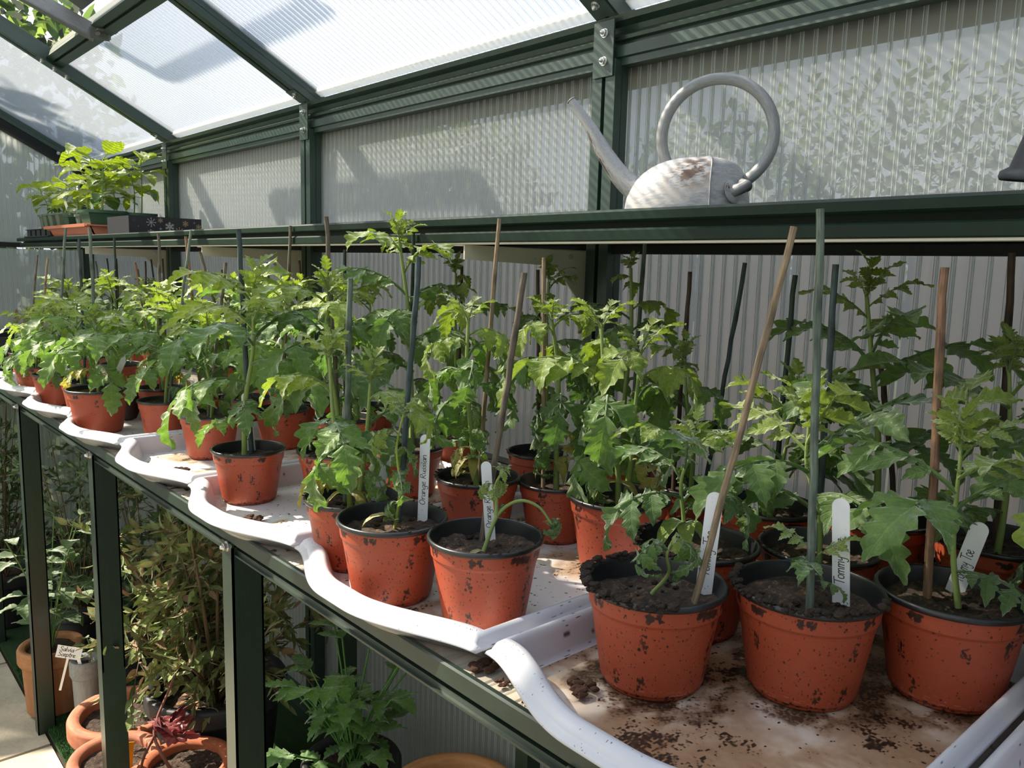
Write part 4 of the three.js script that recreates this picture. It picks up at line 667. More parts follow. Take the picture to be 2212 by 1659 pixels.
// gift box with printed snowflakes
{
  const print = canvasTex(1024, 256, (c, w, h) => {
    c.fillStyle = '#2b2a2d'; c.fillRect(0, 0, w, h); const r = rng(4);
    for (let i = 0; i < 400; i++) { c.fillStyle = `rgba(90,88,90,${0.05 + 0.1 * r()})`; c.fillRect(r() * w, r() * h, 1 + r() * 8, 1); }
    const flake = (x, y, R, col, kind) => { c.save(); c.translate(x, y); c.strokeStyle = c.fillStyle = col; c.lineCap = 'round'; c.lineWidth = R * 0.1; for (let k = 0; k < (kind ? 6 : 8); k++) { c.rotate(Math.PI * 2 / (kind ? 6 : 8)); c.beginPath(); c.moveTo(0, R * 0.12); c.lineTo(0, R); if (kind) { c.moveTo(0, R * 0.6); c.lineTo(R * 0.28, R * 0.88); c.moveTo(0, R * 0.6); c.lineTo(-R * 0.28, R * 0.88); c.moveTo(0, R * 0.34); c.lineTo(R * 0.2, R * 0.5); c.moveTo(0, R * 0.34); c.lineTo(-R * 0.2, R * 0.5); } c.stroke(); c.beginPath(); c.arc(0, R, R * 0.12, 0, 7); c.fill(); } if (kind) { c.lineWidth = R * 0.07; c.beginPath(); c.arc(0, 0, R * 0.26, 0, 7); c.stroke(); } c.restore(); };
    const star = (x, y, R, col) => { c.fillStyle = col; c.beginPath(); for (let k = 0; k < 16; k++) { const q = k % 2 ? R * 0.25 : k % 4 ? R * 0.6 : R; c.lineTo(x + Math.cos(k / 16 * 6.283) * q, y + Math.sin(k / 16 * 6.283) * q); } c.fill(); };
    flake(300, 85, 62, '#b9b8b4', 0); flake(430, 50, 34, '#b59c78', 1); flake(560, 135, 62, '#c4c2bd', 1); flake(700, 205, 60, '#c8a878', 0); flake(790, 80, 42, '#c0a377', 1); star(430, 175, 32, '#aaa9a8'); star(920, 60, 26, '#8f9096'); flake(890, 190, 44, '#9b9a98', 0); flake(290, 235, 44, '#a9a8a5', 1); flake(985, 120, 40, '#b99c70', 1); star(120, 150, 22, '#6c6a6c'); flake(60, 60, 30, '#4d4c4f', 0);
  });
  const t = thing('gift_box', 'long low black box printed with silver and gold snowflakes on the shelf', 'box', [0.892, SHELF, -2.72]);
  const side = std(0xffffff, 0.5, { map: print }), dark = std(0x2e2d30, 0.6);
  const w = 0.215, L = 0.215, h = 0.052; const fr = box(0, h / 2, 0, w, h, 0.003), uv = fr.attributes.uv; for (let i = 0; i < 24; i++) { const p = fr.attributes.position; uv.setXY(i, (p.getX(i) + w / 2) / w, p.getY(i) / h); }
  obj('front_panel', fr.translate(0, 0, L / 2), side, t); obj('box_shell', mrg([box(w / 2, h / 2, 0, 0.003, h, L), box(-w / 2, h / 2, 0, 0.003, h, L), box(0, h / 2, -L / 2, w, h, 0.003), box(0, 0.0015, 0, w, 0.003, L)]), dark, t);
}
// terracotta plastic tray, black cell trays, green pots with pepper seedlings
{
  const tt = thing('terracotta_tray', 'terracotta coloured plastic tray under the green pots on the shelf', 'tray', [0.885, SHELF, -3.32]), tm = std(0xc4795c, 0.5);
  obj('tray_body', prism([[-0.09, 0], [-0.105, 0.03], [-0.115, 0.03], [-0.115, 0.035], [-0.1, 0.035], [-0.086, 0.003], [0.086, 0.003], [0.1, 0.035], [0.115, 0.035], [0.115, 0.03], [0.105, 0.03], [0.09, 0]], -0.29, 0.29, 0.003), tm, tt);
  obj('tray_end', mrg([box(0, 0.016, 0.288, 0.2, 0.032, 0.004), box(0, 0.016, -0.288, 0.2, 0.032, 0.004), box(0, 0.0325, 0.295, 0.23, 0.004, 0.02)]), tm, tt);
  const bt = thing('cell_tray', 'black cell tray at the far end of the shelf under the oldest green pots', 'tray', [0.88, SHELF, -3.76]);
  obj('tray_body', mrg([box(0, 0.002, 0, 0.22, 0.004, 0.42), ...[0, 1, 2, 3, 4].map((k) => box(0, 0.016, -0.17 + k * 0.085, 0.2, 0.026, 0.06)), box(0, 0.031, 0, 0.21, 0.003, 0.4)]), std(0x24262a, 0.45), bt);
  const sq = (a, b, h) => { const g = new THREE.CylinderGeometry(b * 0.707, a * 0.707, h, 4, 1, true).rotateY(Math.PI / 4).translate(0, h / 2, 0); const f = g.toNonIndexed(); f.computeVertexNormals(); return mrg([f, new THREE.CylinderGeometry(b * 0.76, b * 0.76, h * 0.12, 4, 1, true).rotateY(Math.PI / 4).translate(0, h * 0.94, 0).toNonIndexed(), box(0, 0.002, 0, a, 0.004, a)]); };
  const pm = [std(0x35553e, 0.5, { side: THREE.DoubleSide }), std(0x6d7a66, 0.55, { side: THREE.DoubleSide }), std(0x2f4a3a, 0.5, { side: THREE.DoubleSide })];
  // z, x, base height, width, height of pot, plant height, leaf length, material, look
  const list = [[-3.88, 0.845, 0.034, 0.06, 0.06, 0.08, 0.1, 1, 'farthest narrow grey-green pot on the cell tray'], [-3.79, 0.84, 0.034, 0.06, 0.06, 0.1, 0.11, 1, 'second narrow grey-green pot on the cell tray'], [-3.70, 0.84, 0.034, 0.06, 0.06, 0.09, 0.1, 1, 'third narrow grey-green pot on the cell tray'], [-3.61, 0.845, 0.034, 0.06, 0.06, 0.11, 0.11, 1, 'nearest narrow grey-green pot on the cell tray'], [-3.42, 0.835, 0.005, 0.065, 0.075, 0.1, 0.12, 0, 'small green pot at the far end of the terracotta tray'], [-3.32, 0.85, 0.005, 0.065, 0.075, 0.13, 0.12, 1, 'pale pot with a white price sticker on the terracotta tray'], [-3.22, 0.86, 0.005, 0.09, 0.08, 0.2, 0.15, 2, 'tallest glowing plant in the middle of the shelf group'], [-3.09, 0.84, 0.005, 0.12, 0.08, 0.13, 0.12, 0, 'wide dark green pot with glossy dark foliage'], [-3.09, 0.955, 0.005, 0.1, 0.078, 0.17, 0.12, 0, 'green pot at the near end beside the snowflake box'], [-3.75, 0.925, 0.034, 0.06, 0.06, 0.12, 0.11, 2, 'back row pot against the wall above the cell tray'], [-3.3, 0.94, 0.005, 0.07, 0.075, 0.17, 0.13, 2, 'back row pot against the wall above the terracotta tray']];
  list.forEach(([z, x, b, w, h, ph, s, m, look], i) => {
    const t = thing('potted_pepper', 'bright pepper seedling, ' + look, 'potted plant', [x, SHELF + b, z], 0, 'pepper seedlings on the shelf'), r = rng(620 + i);
    obj('pot', sq(w * 0.72, w, h), pm[m], t); obj('soil', new THREE.CylinderGeometry(w * 0.64, w * 0.64, 0.004, 4).rotateY(Math.PI / 4).translate(0, h * 0.88, 0), soilMat, t);
    const n = w > 0.08 ? 2 : 1;
    for (let q = 0; q < n; q++) {
      const o = V((r() - 0.5) * w * 0.3, h * 0.86, n > 1 ? (q - 0.5) * w * 0.5 : 0), B = new Builder(), hh = ph * (0.85 + 0.3 * r()), c = spline([o, o.clone().add(V(0.003, hh * 0.5, 0.004)), o.clone().add(V((r() - 0.5) * 0.03, hh, (r() - 0.5) * 0.03))], 12); B.tube(c, (k) => lerp(0.0026, 0.0014, k), 6); obj('stem', B.build(), canopyStem, t);
      for (let k = 0; k < 8; k++) { const f = k / 7; const lf = plantLeaf(t, PEPPER[Math.floor(r() * 3)], f < 0.2 && r() < 0.4 ? LM.deep : LM.pepper, c[Math.round((0.35 + 0.65 * f) * 12)], k * 2.4 + i + q, s * (f < 0.25 ? 0.6 : 0.75 + 0.3 * r()), (r() - 0.5) * 0.5, f * 0.6 - 0.1); }
    }
    if ([4, 6, 8].includes(i)) { const g = obj('plant_tag', tagGeo(0.011, 0.06), tagMaterial('~', i)); g.position.set(x - 0.02, SHELF + b + h * 0.88, z + 0.015); g.rotation.set(0.1, -0.9, i === 4 ? 0.35 : 0.06); tag(g, 'white tag in the ' + look, 'plant tag', 'white tags among the pepper seedlings'); }
  });
}
// ---------------------------------------------------------------- under the bench: strip of artificial grass, pots and shrubs
{
  const B = new Builder(), r = rng(5);
  const g0 = obj('artificial_grass', box(0.765, 0.004, -2.3, 0.61, 0.008, 3.6), std(0x1f3f18, 1, { map: grainTex }));
  tag(g0, 'strip of bright green artificial grass beside the paving under the bench', 'artificial grass'); g0.userData.kind = 'stuff';
  for (let i = 0; i < 9000; i++) { const x = 0.462 + r() * r() * 0.5, z = -1.6 - r() * 1.3, h = 0.007 + 0.006 * r(), a = r() * 7, w = 0.0012; const q = [B.vert(x - Math.cos(a) * w, 0.008, z - Math.sin(a) * w), B.vert(x + Math.cos(a) * w, 0.008, z + Math.sin(a) * w), B.vert(x + (r() - 0.5) * 0.008, 0.008 + h, z + (r() - 0.5) * 0.008)]; B.i.push(...q); }
  const bl = obj('grass_blades', B.build(), std(0x2c5a22, 0.8, { side: THREE.DoubleSide }), g0); bl.userData.kind = 'stuff';
}
const terra = (seed, c = '#a8644a') => canvasTex(512, 256, (x, w, h) => { const r = rng(seed); x.fillStyle = c; x.fillRect(0, 0, w, h); for (let i = 0; i < 1600; i++) { x.fillStyle = `rgba(${r() < 0.5 ? '230,190,150' : '120,70,40'},${0.03 + 0.06 * r()})`; x.fillRect(r() * w, r() * h, 3 + r() * 40, 2 + r() * 12); } });
function bigPot(t, R, H, mat, fat = 0.012, soilDrop = 0.045, taper = 0.74) {
  obj('pot', lathe([[0, 0], [R * taper - 0.006, 0], [R * taper, 0.006], [lerp(R * taper, R - fat, 0.75), H * 0.78], [R - fat, H - 0.05], [R - 0.003, H - 0.047], [R, H - 0.04], [R, H - 0.008], [R - 0.004, H - 0.001], [R - fat, H], [R - fat - 0.012, H - 0.003], [R - fat - 0.016, H - 0.012], [R - fat - 0.02, H - soilDrop - 0.03]], 64), mat, t);
  const l = [soilGeo(Math.round(R * 900), R - fat - 0.017, H - soilDrop, 0)]; obj('soil', mrg(l), soilMat, t);
}
const P0 = (name, label, cat, x, z) => thing(name, label, cat, [x, 0.008 * (x > 0.46), z]);
function lance(seed, L, W, bend) { const B = new Builder(); leaflet(B, new THREE.Matrix4().makeBasis(V(0, 0, 1), V(1, 0, 0), V(0, 1, 0)), L, W, { rows: 8, cols: 2, serr: 0, bend, fold: 0.3, curl: 0.15, ph: seed }); return B.build(); }
const LANCE = [lance(1, 1, 0.16, 0.3), lance(2, 1, 0.13, 0.7), lance(3, 1, 0.19, -0.3)];
function strew(parent, spots, geos, mats, limit) {   // the first spots as leaves of their own, the rest joined as one part
  const rest = [[], [], []];
  spots.forEach(([p, q, s], i) => {
    const g = geos[i % geos.length], mi = spots[i][3] ?? i % mats.length;
    if (i < limit) { const m = obj('leaf', g, mats[mi], parent); m.position.copy(p); m.quaternion.copy(q); m.scale.setScalar(s); }
    else rest[mi % 3].push(g.clone().applyMatrix4(new THREE.Matrix4().compose(p, q, V(s, s, s))));
  });
  rest.forEach((l, k) => { if (l.length) obj('foliage', mrg(l), mats[k], parent).userData.kind = 'stuff'; });
}
function shrub(t, seed, base, reach, height, nb, leafL, mats, limit, per = 12, lean = V(0, 0, 0), sub = 4) {
  const r = rng(seed), B = new Builder(), spots = [];
  for (let b = 0; b < nb; b++) {
    const a = b / nb * 6.283 + r() * 0.8, rr = reach * (0.35 + 0.65 * r()), h = height * (0.25 + 0.75 * r()), tip = base.clone().add(V(Math.cos(a) * rr, h, Math.sin(a) * rr)).add(lean), mid = base.clone().lerp(tip, 0.5).add(V(Math.cos(a) * rr * 0.12, h * 0.16, Math.sin(a) * rr * 0.12)), c = spline([base, mid, tip], 16);
    B.tube(c, (q) => lerp(0.006, 0.0018, q) * (reach > 0.2 ? 1 : 0.5), 5, false);
    for (let s = 0; s < sub; s++) {
      const p = c[4 + Math.floor(r() * 13)], d = V(r() - 0.5, r() * 0.9 - 0.5, r() - 0.5).normalize().multiplyScalar(reach * (0.25 + 0.35 * r())), e = p.clone().add(d), cc = spline([p, p.clone().lerp(e, 0.5).add(V(0, 0.015, 0)), e], 8); B.tube(cc, 0.0011, 4, false);
      for (let k = 0; k < per; k++) { const f = k / per, pos = cc[Math.min(8, Math.floor(f * 9))].clone(), dir = e.clone().sub(p).normalize().add(V(r() - 0.5, r() - 0.35, r() - 0.5).multiplyScalar(1.5)).normalize(); const q = new THREE.Quaternion().setFromUnitVectors(V(1, 0, 0), dir).multiply(new THREE.Quaternion().setFromAxisAngle(V(1, 0, 0), (r() - 0.5) * 2)); spots.push([pos, q, leafL * (0.65 + 0.6 * r()), r() < 0.62 ? 0 : r() < 0.62 ? 1 : 2]); }
    }
  }
  obj('branches', B.build(), std(0x6e5a42, 0.85), t);
  spots.sort((p, q) => { const w = (s) => V().copy(s[0]).add(t.position).distanceTo(camera.position) / s[2]; return w(p) - w(q); });
  strew(t, spots, LANCE, mats, limit);
}
{
  const olive = [leafM(0.24, 0.32, 0.08, { transmission: 0.25, clearcoat: 0.2 }), leafM(0.34, 0.34, 0.12, { transmission: 0.25, clearcoat: 0.2 }), leafM(0.36, 0.22, 0.11, { transmission: 0.2, clearcoat: 0.1 })];
  const blackPot = std(0x2d2e31, 0.55, { map: grainTex });
  const a = P0('potted_shrub', 'big black pot with a sprawling olive-leaved shrub, its leaves partly browned', 'potted plant', 0.745, -1.925);
  bigPot(a, 0.172, 0.275, blackPot, 0.012, 0.06);
  { const r = rng(31), l = []; for (let i = 0; i < 40; i++) l.push(LANCE[i % 3].clone().scale(0.04, 0.04, 0.04).rotateY(r() * 7).translate((r() - 0.5) * 0.22, 0.225, (r() - 0.5) * 0.22)); obj('dead_leaves', mrg(l), std(0x8a6a48, 0.9, { side: THREE.DoubleSide }), a).userData.kind = 'stuff'; }
  shrub(a, 11, V(0, 0.21, 0), 0.26, 0.64, 24, 0.041, olive, 300, 13, V(0.0, 0, -0.01), 11);
  const b = P0('potted_seedling', 'large terracotta pot of dark soil with two tiny leafy seedlings', 'potted plant', 0.565, -2.09);
  bigPot(b, 0.128, 0.18, std(0xffffff, 0.75, { map: terra(2) }), 0.016, 0.03);
  const lw = leafM(0.2, 0.34, 0.07);
  const seedling = (t, p, h, n, s, seed) => { const r = rng(seed), B = new Builder(), c = spline([p, p.clone().add(V(0.003, h * 0.6, 0)), p.clone().add(V(-0.004, h, 0.004))], 10); B.tube(c, 0.0014, 5); obj('stem', B.build(), stemM, t); for (let k = 0; k < n; k++) plantLeaf(t, PEPPER[k % 3], lw, c[4 + Math.floor(k / n * 7)], k * 2.3 + seed, s * (0.7 + 0.5 * r()), 0, 0.2); };
  seedling(b, V(-0.04, 0.15, 0.06), 0.07, 7, 0.036, 3); seedling(b, V(0.0, 0.15, 0.085), 0.06, 6, 0.034, 4);
  const c = P0('potted_seedling', 'smaller terracotta pot with bare twig and a yellow tag in its soil', 'potted plant', 0.478, -1.845);
  bigPot(c, 0.098, 0.215, std(0xffffff, 0.75, { map: terra(3, '#a3624a') }), 0.012, 0.022);
  { const B = new Builder(); B.tube(spline([V(0.02, 0.19, -0.02), V(0.022, 0.26, -0.02), V(0.02, 0.315, -0.022)], 8), 0.0015, 5); obj('stem', B.build(), std(0x8a6a50, 0.8), c); for (let k = 0; k < 6; k++) plantLeaf(c, PEPPER[k % 3], lw, V(0.02, 0.28 + k * 0.006, -0.022), k * 1.9, 0.034, 0, 0.1); }
  const yt = obj('plant_tag', box(0, 0.03, 0, 0.017, 0.075, 0.001), std(0xf2a900, 0.5)); yt.position.set(0.492, 0.2, -1.8); yt.rotation.set(0.05, -0.35, -0.08); tag(yt, 'bright yellow square-ended plant tag in the smaller terracotta pot', 'plant tag');
  const d = P0('potted_maple', 'orange terracotta pot with a twiggy stem and one shrivelled crimson leaf', 'potted plant', 0.585, -1.70);
  bigPot(d, 0.104, 0.225, std(0xffffff, 0.75, { map: terra(4, '#a85a38') }), 0.012, 0.022);
  { const B = new Builder(); B.tube(spline([V(-0.02, 0.19, 0.0), V(-0.045, 0.25, -0.02), V(-0.05, 0.29, -0.05), V(0.0, 0.36, -0.09), V(0.03, 0.42, -0.1)], 18), (q) => lerp(0.0045, 0.0025, q), 6); B.tube(spline([V(-0.05, 0.285, -0.045), V(-0.085, 0.25, -0.02), V(-0.11, 0.22, 0.03)], 8), 0.003, 5); obj('stem', B.build(), std(0x7a4a3c, 0.7), d);
    const L = new Builder(), r = rng(8); for (let k = 0; k < 9; k++) { const f = k / 8, dir = V(Math.cos(-1.2 + f * 2.4) * 0.6, -0.75 - 0.3 * r(), Math.sin(-1.2 + f * 2.4)).normalize(), n = V(dir.y, -dir.x, 0.2).normalize(), X = dir.clone().cross(n).normalize(); leaflet(L, new THREE.Matrix4().makeBasis(X, dir, X.clone().cross(dir)).setPosition(-0.045, 0.315, -0.05), 0.1 * (0.75 + 0.4 * r()), 0.02, { rows: 16, cols: 4, serr: 0.5, k: 6, bend: 0.9 + r(), fold: 0.6, curl: 0.5, ph: k }); }
    obj('leaf', L.build(), leafM(0.3, 0.03, 0.035, { transmission: 0.25 }), d).userData.label = 'shrivelled crimson leaf'; }
  const e = P0('potted_seedling', 'mid green lobed leaves of a seedling at the bottom edge of the picture', 'potted plant', 0.63, -1.47);
  bigPot(e, 0.07, 0.15, blackPot, 0.006, 0.015);
  { const B = new Builder(); B.tube([V(0, 0.13, 0), V(0.002, 0.2, 0), V(0, 0.262, 0)], 0.002, 5); obj('stem', B.build(), stemM, e); for (let k = 0; k < 5; k++) plantLeaf(e, HI[1][k % 4], LM.mid, V(0, 0.2 + k * 0.014, 0), k * 2.4 + 0.6, 0.085, 0, 0.5); }
  const f = P0('potted_dahlia', 'dark pot with a lush clump of toothed bright green leaves by the wall', 'potted plant', 0.86, -1.46);
  bigPot(f, 0.11, 0.24, blackPot, 0.008, 0.03);
  { const r = rng(66), B = new Builder(), tips = []; for (let k = 0; k < 26; k++) { const a = k * 2.4, rr = 0.03 + 0.13 * r(), h = 0.05 + 0.26 * r() * (1.2 - rr * 3), c2 = spline([V((r() - 0.5) * 0.04, 0.2, (r() - 0.5) * 0.04), V(Math.cos(a) * rr * 0.4, 0.2 + h * 0.6, Math.sin(a) * rr * 0.4), V(Math.cos(a) * rr, 0.22 + h, Math.sin(a) * rr)], 8); B.tube(c2, 0.002, 5); tips.push([c2[8], a, c2[5]]); } obj('stem', B.build(), std(0x40702c, 0.6), f);
    const dm = leafM(0.15, 0.38, 0.05, { clearcoat: 0.5 }); const dg = [0, 1, 2].map((k) => { const q = new Builder(); leaflet(q, new THREE.Matrix4().makeBasis(V(0, 0, 1), V(1, 0, 0), V(0, 1, 0)), 1, 0.3, { rows: 20, cols: 4, serr: 0.3, k: 5, bend: 0.5 + 0.4 * k, fold: 0.2, curl: 0.12, ph: k * 2 }); return q.build(); });
    tips.forEach(([p, a, q], k) => { plantLeaf(f, dg[k % 3], dm, p, -a, 0.075, 0, 0.35); plantLeaf(f, dg[(k + 1) % 3], dm, p, -a + 0.9, 0.06, 0, 0.3); plantLeaf(f, dg[(k + 2) % 3], dm, q, -a - 1, 0.06, 0, 0.3); plantLeaf(f, dg[k % 3], dm, q, -a + 1.2, 0.055, 0, 0.2); }); }
  const g = P0('plant_pot', 'wide tan clay pot whose pale rim shows at the bottom edge under the bench', 'plant pot', 0.925, -1.175);
  bigPot(g, 0.14, 0.283, std(0xffffff, 0.7, { map: terra(6, '#c08a58') }), 0.014, 0.05);
  const h = P0('potted_salvia', 'weathered terracotta pot with broad-leaved salvia, farthest pot on the grass strip', 'potted plant', 0.505, -2.56);
  bigPot(h, 0.088, 0.2, std(0xffffff, 0.8, { map: terra(7, '#a5714a') }), 0.008, 0.02, 0.8);
  { const r = rng(21), lm = leafM(0.17, 0.32, 0.1), B = new Builder(), tips = []; for (let k = 0; k < 12; k++) { const a = k * 2.4, rr = 0.04 + 0.12 * r(), hh = 0.12 + 0.26 * r(), c2 = spline([V(0, 0.18, 0), V(Math.cos(a) * rr * 0.5, 0.2 + hh * 0.6, Math.sin(a) * rr * 0.5), V(Math.cos(a) * rr, 0.2 + hh, Math.sin(a) * rr)], 8); B.tube(c2, 0.0018, 5); tips.push([c2, a]); } obj('stem', B.build(), std(0x5d7a3c, 0.7), h); tips.forEach(([c2, a], k) => { for (const q of [3, 5, 7, 8]) plantLeaf(h, PEPPER[(k + q) % 3], lm, c2[q], -a + q * 1.7, 0.085 * (0.7 + 0.5 * r()), 0, 0.1); }); }
  const lb = obj('plant_tag', box(0, 0, 0, 0.062, 0.036, 0.001), std(0xffffff, 0.5, { map: canvasTex(256, 150, (c2, w, hh) => { c2.fillStyle = '#dfe3e8'; c2.fillRect(0, 0, w, hh); write(c2, 'Salvia', 28, 62, 34, 7); write(c2, 'Sceptre', 22, 126, 34, 7); }) })); lb.position.set(0.495, 0.282, -2.3); lb.rotation.set(0.1, -0.5, -0.22); tag(lb, 'square white tag with two handwritten lines beside the broad-leaved salvia', 'plant tag');
  const ls = obj('tag_stem', box(0.0, -0.06, -0.001, 0.006, 0.11, 0.001), std(0xe4e4e0, 0.5), lb);
  const s = P0('potted_seedling', 'small grey pot with a pale tag stick between the bigger terracotta pots', 'potted plant', 0.545, -2.345);
  bigPot(s, 0.042, 0.225, std(0x8f9190, 0.7, { map: grainTex }), 0.004, 0.02); seedling(s, V(0.01, 0.2, 0), 0.08, 6, 0.045, 9);
  const st = obj('plant_tag', tagGeo(0.009, 0.055), tagMaterial('', 3)); st.position.set(0.53, 0.205, -2.32); st.rotation.set(0, -0.6, 0.22); tag(st, 'slim blank white tag leaning in the small grey pot', 'plant tag');
  // finer leaved greenery at the far end, under the bench
  const fine = [leafM(0.1, 0.22, 0.06, { transmission: 0.3 }), leafM(0.16, 0.3, 0.07, { transmission: 0.3 }), leafM(0.07, 0.17, 0.06, { transmission: 0.3 })];
  for (const [x, z, lab, sd, hh] of [[0.66, -2.86, 'dense fine-leaved dark green bush in a low pot beyond the salvia', 51, 0.62], [0.8, -2.62, 'fine-leaved green bush against the wall behind the olive-leaved shrub', 52, 0.66], [0.52, -3.3, 'dim green bush low at the far end under the bench', 53, 0.7]]) { const t = P0('potted_shrub', lab, 'potted plant', x, z); bigPot(t, 0.11, 0.2, blackPot, 0.008, 0.03); shrub(t, sd, V(0, 0.17, 0), 0.19, hh, 18, 0.03, fine, 60, 12, V(0, 0, 0), 6); }
  // black crate with bronze young plants at the far end of the bench
  const k = thing('crate', 'black plastic crate at the far left end of the bench', 'crate', [0.545, BENCH, -3.2]), cm = std(0x1c2426, 0.5);
  obj('crate_body', mrg([box(0, 0.004, 0, 0.26, 0.008, 0.34), box(-0.13, 0.055, 0, 0.005, 0.11, 0.34), box(0.13, 0.055, 0, 0.005, 0.11, 0.34), box(0, 0.055, 0.17, 0.26, 0.11, 0.005), box(0, 0.055, -0.17, 0.26, 0.11, 0.005), box(-0.133, 0.106, 0, 0.01, 0.008, 0.35), box(0, 0.106, 0.173, 0.27, 0.008, 0.01)]), cm, k);
  const br = [leafM(0.42, 0.36, 0.08), leafM(0.3, 0.4, 0.1), leafM(0.4, 0.2, 0.1)];
  [[-0.08, 0.11, 0], [0.02, 0.1, 1], [-0.05, -0.02, 0], [0.07, 0.0, 1]].forEach(([x, z, m], i) => { const t = thing('potted_seedling', ['bronze-leaved young plant at the front left of the black crate', 'pale-leaved young plant at the front right of the black crate', 'bronze-leaved young plant at the back left of the black crate', 'pale-leaved young plant at the back right of the black crate'][i], 'potted plant', [0.545 + x, BENCH + 0.009, -3.2 + z]); obj('pot', sqPot(0.05, 0.07, 0.09), cm, t); obj('soil', new THREE.CylinderGeometry(0.034, 0.034, 0.003, 20).translate(0, 0.08, 0), soilMat, t); const B = new Builder(); B.tube([V(0, 0.08, 0), V(0.002, 0.12, 0), V(0, 0.155, 0)], 0.002, 5); obj('stem', B.build(), stemM, t); for (let q = 0; q < 12; q++) plantLeaf(t, LANCE[q % 3], br[q % 3 === 2 ? 2 : m], V(0, 0.1 + q * 0.0045, 0), q * 2.4, 0.06 - q * 0.0015, 0, 0.3 + q * 0.06); });
}
function sqPot(a, b, h) { return lathe([[a / 2, 0], [b / 2, h], [b / 2 - 0.003, h], [a / 2 - 0.003, 0.004], [0, 0.004]], 24); }

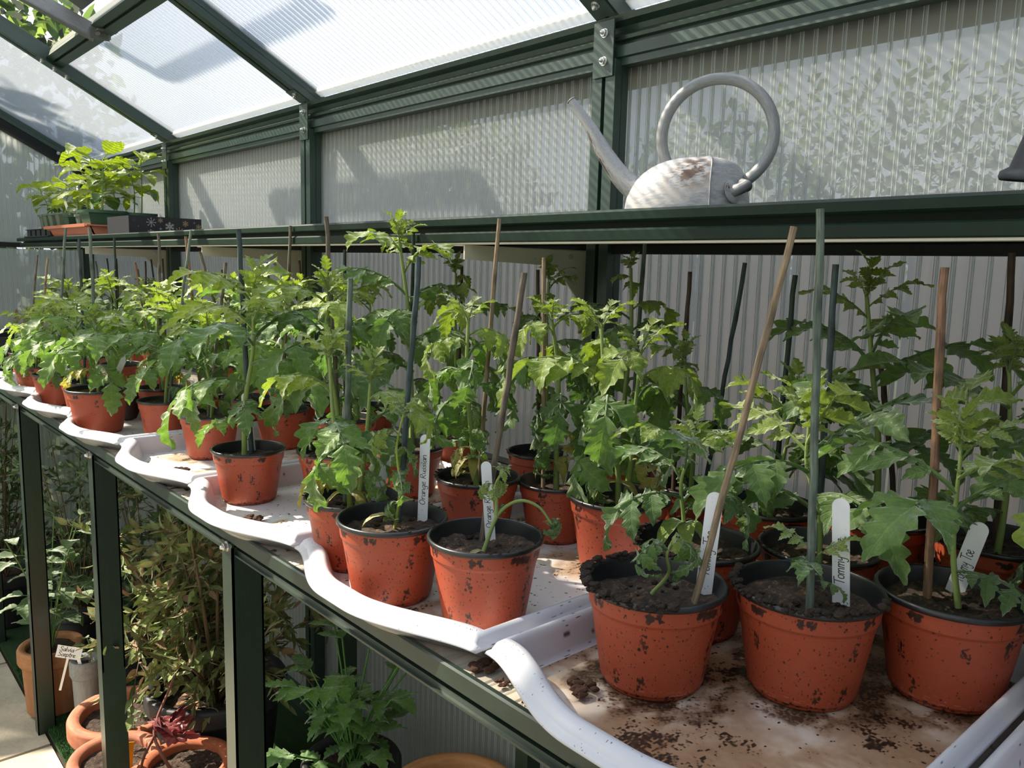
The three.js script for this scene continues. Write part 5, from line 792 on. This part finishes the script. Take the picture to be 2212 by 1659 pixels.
// ---------------------------------------------------------------- outside: ground, board fence, hedge, trees
{
  const gd = struct('ground'); obj('lawn', new THREE.CircleGeometry(40, 48).rotateX(-Math.PI / 2).translate(0, -0.06, 0), std(0x5c6440, 1, { map: grainTex }), gd);
  const wood = pixels(128, 512, (u, v) => { const n = fbm(u * 14, v * 3, 3, 5), g = noise(u * 70, v * 8, 6); const k = 0.34 + 0.2 * (n - 0.5) + 0.12 * (g - 0.5); return [k, k * 0.88, k * 0.72]; });
  const fm = [std(0xffffff, 0.85, { map: wood }), std(0xf0e2d0, 0.85, { map: wood }), std(0xdcc8b4, 0.85, { map: wood })];
  const f = thing('board_fence', 'weathered brown board fence outside, blurred through the lower wall panels', 'fence', [1.62, 0, -2.5]), r = rng(2);
  const bg = new THREE.BoxGeometry(0.018, 1.5, 0.115);
  for (let k = 0; k < 74; k++) { const b = obj('board', bg, fm[Math.floor(r() * 3)], f); b.position.set((k % 2) * 0.012, 0.74 + (r() - 0.5) * 0.008, 4.2 - k * 0.122); b.rotation.y = (r() - 0.5) * 0.03; }
  for (const y of [0.3, 1.25]) obj('rail', box(0.03, y, -0.3, 0.03, 0.07, 9.1), fm[2], f);
  // hedge and trees; each crown is a mass of leaves nobody could count
  const leafG = (() => { const B = new Builder(); leaflet(B, new THREE.Matrix4().makeBasis(V(0, 0, 1), V(1, 0, 0), V(0, 1, 0)), 1, 0.24, { rows: 4, cols: 2, serr: 0, bend: 0.6, fold: 0.2, curl: 0.1 }); return B.build(); })();
  const crown = (t, n, fn, size, cols, seed) => { const q = rng(seed), m = leafM(1, 1, 1, { map: null, bumpMap: null }); const im = shadows(new THREE.InstancedMesh(leafG, m, n)); im.name = 'crown'; const o = new THREE.Object3D(), c = new THREE.Color(); for (let i = 0; i < n; i++) { o.position.copy(fn(q)); o.rotation.set(q() * 6.3, q() * 6.3, q() * 6.3); o.scale.setScalar(size * (0.6 + 0.8 * q())); o.updateMatrix(); im.setMatrixAt(i, o.matrix); const k = cols[Math.floor(q() * cols.length)]; im.setColorAt(i, c.setRGB(...k)); } im.userData.kind = 'stuff'; t.add(im); };
  const ball = (c, R) => (q) => { const v = V(q() - 0.5, q() - 0.5, q() - 0.5).normalize().multiplyScalar(Math.pow(q(), 0.4)); return V(c.x + v.x * R.x, c.y + v.y * R.y, c.z + v.z * R.z); };
  const G1 = [[0.1, 0.2, 0.05], [0.16, 0.28, 0.06], [0.07, 0.14, 0.05]], G2 = [[0.12, 0.19, 0.06], [0.16, 0.24, 0.07], [0.08, 0.13, 0.05]];
  const trunkM = std(0x4a3d30, 0.9), trunk = (t, h, R) => { const B = new Builder(); B.tube(spline([V(0, 0, 0), V(0.05, h * 0.5, 0.03), V(0, h, 0)], 8), (q) => lerp(R, R * 0.5, q), 8); obj('trunk', B.build(), trunkM, t); };
  const hd = thing('hedge', 'dark hedge beyond the end wall, dim through its ribbed panels', 'hedge', [0.3, 0, -5.3]);
  trunk(hd, 0.9, 0.05); crown(hd, 9000, (q) => V((q() - 0.5) * 4.6, q() * 1.72, (q() - 0.5) * 0.9), 0.1, G1, 3);
  const t1 = thing('tree', 'leafy tree outside seen through the open roof vent', 'tree', [1.1, 0, -6.6]); trunk(t1, 2.2, 0.08);
  crown(t1, 1500, ball(V(0, 2.45, 0), V(0.95, 0.8, 0.7)), 0.13, [[0.06, 0.1, 0.03], [0.1, 0.17, 0.04], [0.2, 0.3, 0.06], [0.05, 0.06, 0.05]], 4);
  const t2 = thing('tree', 'yellow-green bush beyond the fence behind the far wall panels', 'tree', [3.0, 0, -4.6]); trunk(t2, 1.4, 0.06); crown(t2, 3500, ball(V(0, 1.6, 0), V(0.9, 0.75, 1.2)), 0.14, G2, 5);
  const t3 = thing('tree', 'green bush beyond the fence behind the watering can', 'tree', [3.2, 0, -1.5]); trunk(t3, 1.5, 0.06); crown(t3, 5000, ball(V(0, 1.65, 0), V(0.8, 0.45, 1.3)), 0.05, G2, 6);
  const t4 = thing('tree', 'tall dense tree beyond the fence at the right edge', 'tree', [4.4, 0, 0.7]); trunk(t4, 2.4, 0.08); crown(t4, 8000, ball(V(0, 2.0, 0.2), V(1.0, 0.8, 1.2)), 0.055, G1.concat(G2), 7);
  const t5 = thing('tree', 'tree outside beyond the end wall, shading the ribbed end panels', 'tree', [-0.6, 0, -6.3]); trunk(t5, 2.9, 0.08); crown(t5, 5200, ball(V(0, 3.5, 0), V(1.5, 1.2, 0.75)), 0.16, G1, 8);
  const t6 = thing('tree', 'tree outside to the left, shading the near end of the bench', 'tree', [-2.1, 0, -2.9]); trunk(t6, 5, 0.12); crown(t6, 5200, ball(V(0, 5.8, 0), V(1.1, 1.0, 1.5)), 0.2, G1, 9);
}
renderer.render(scene, camera);
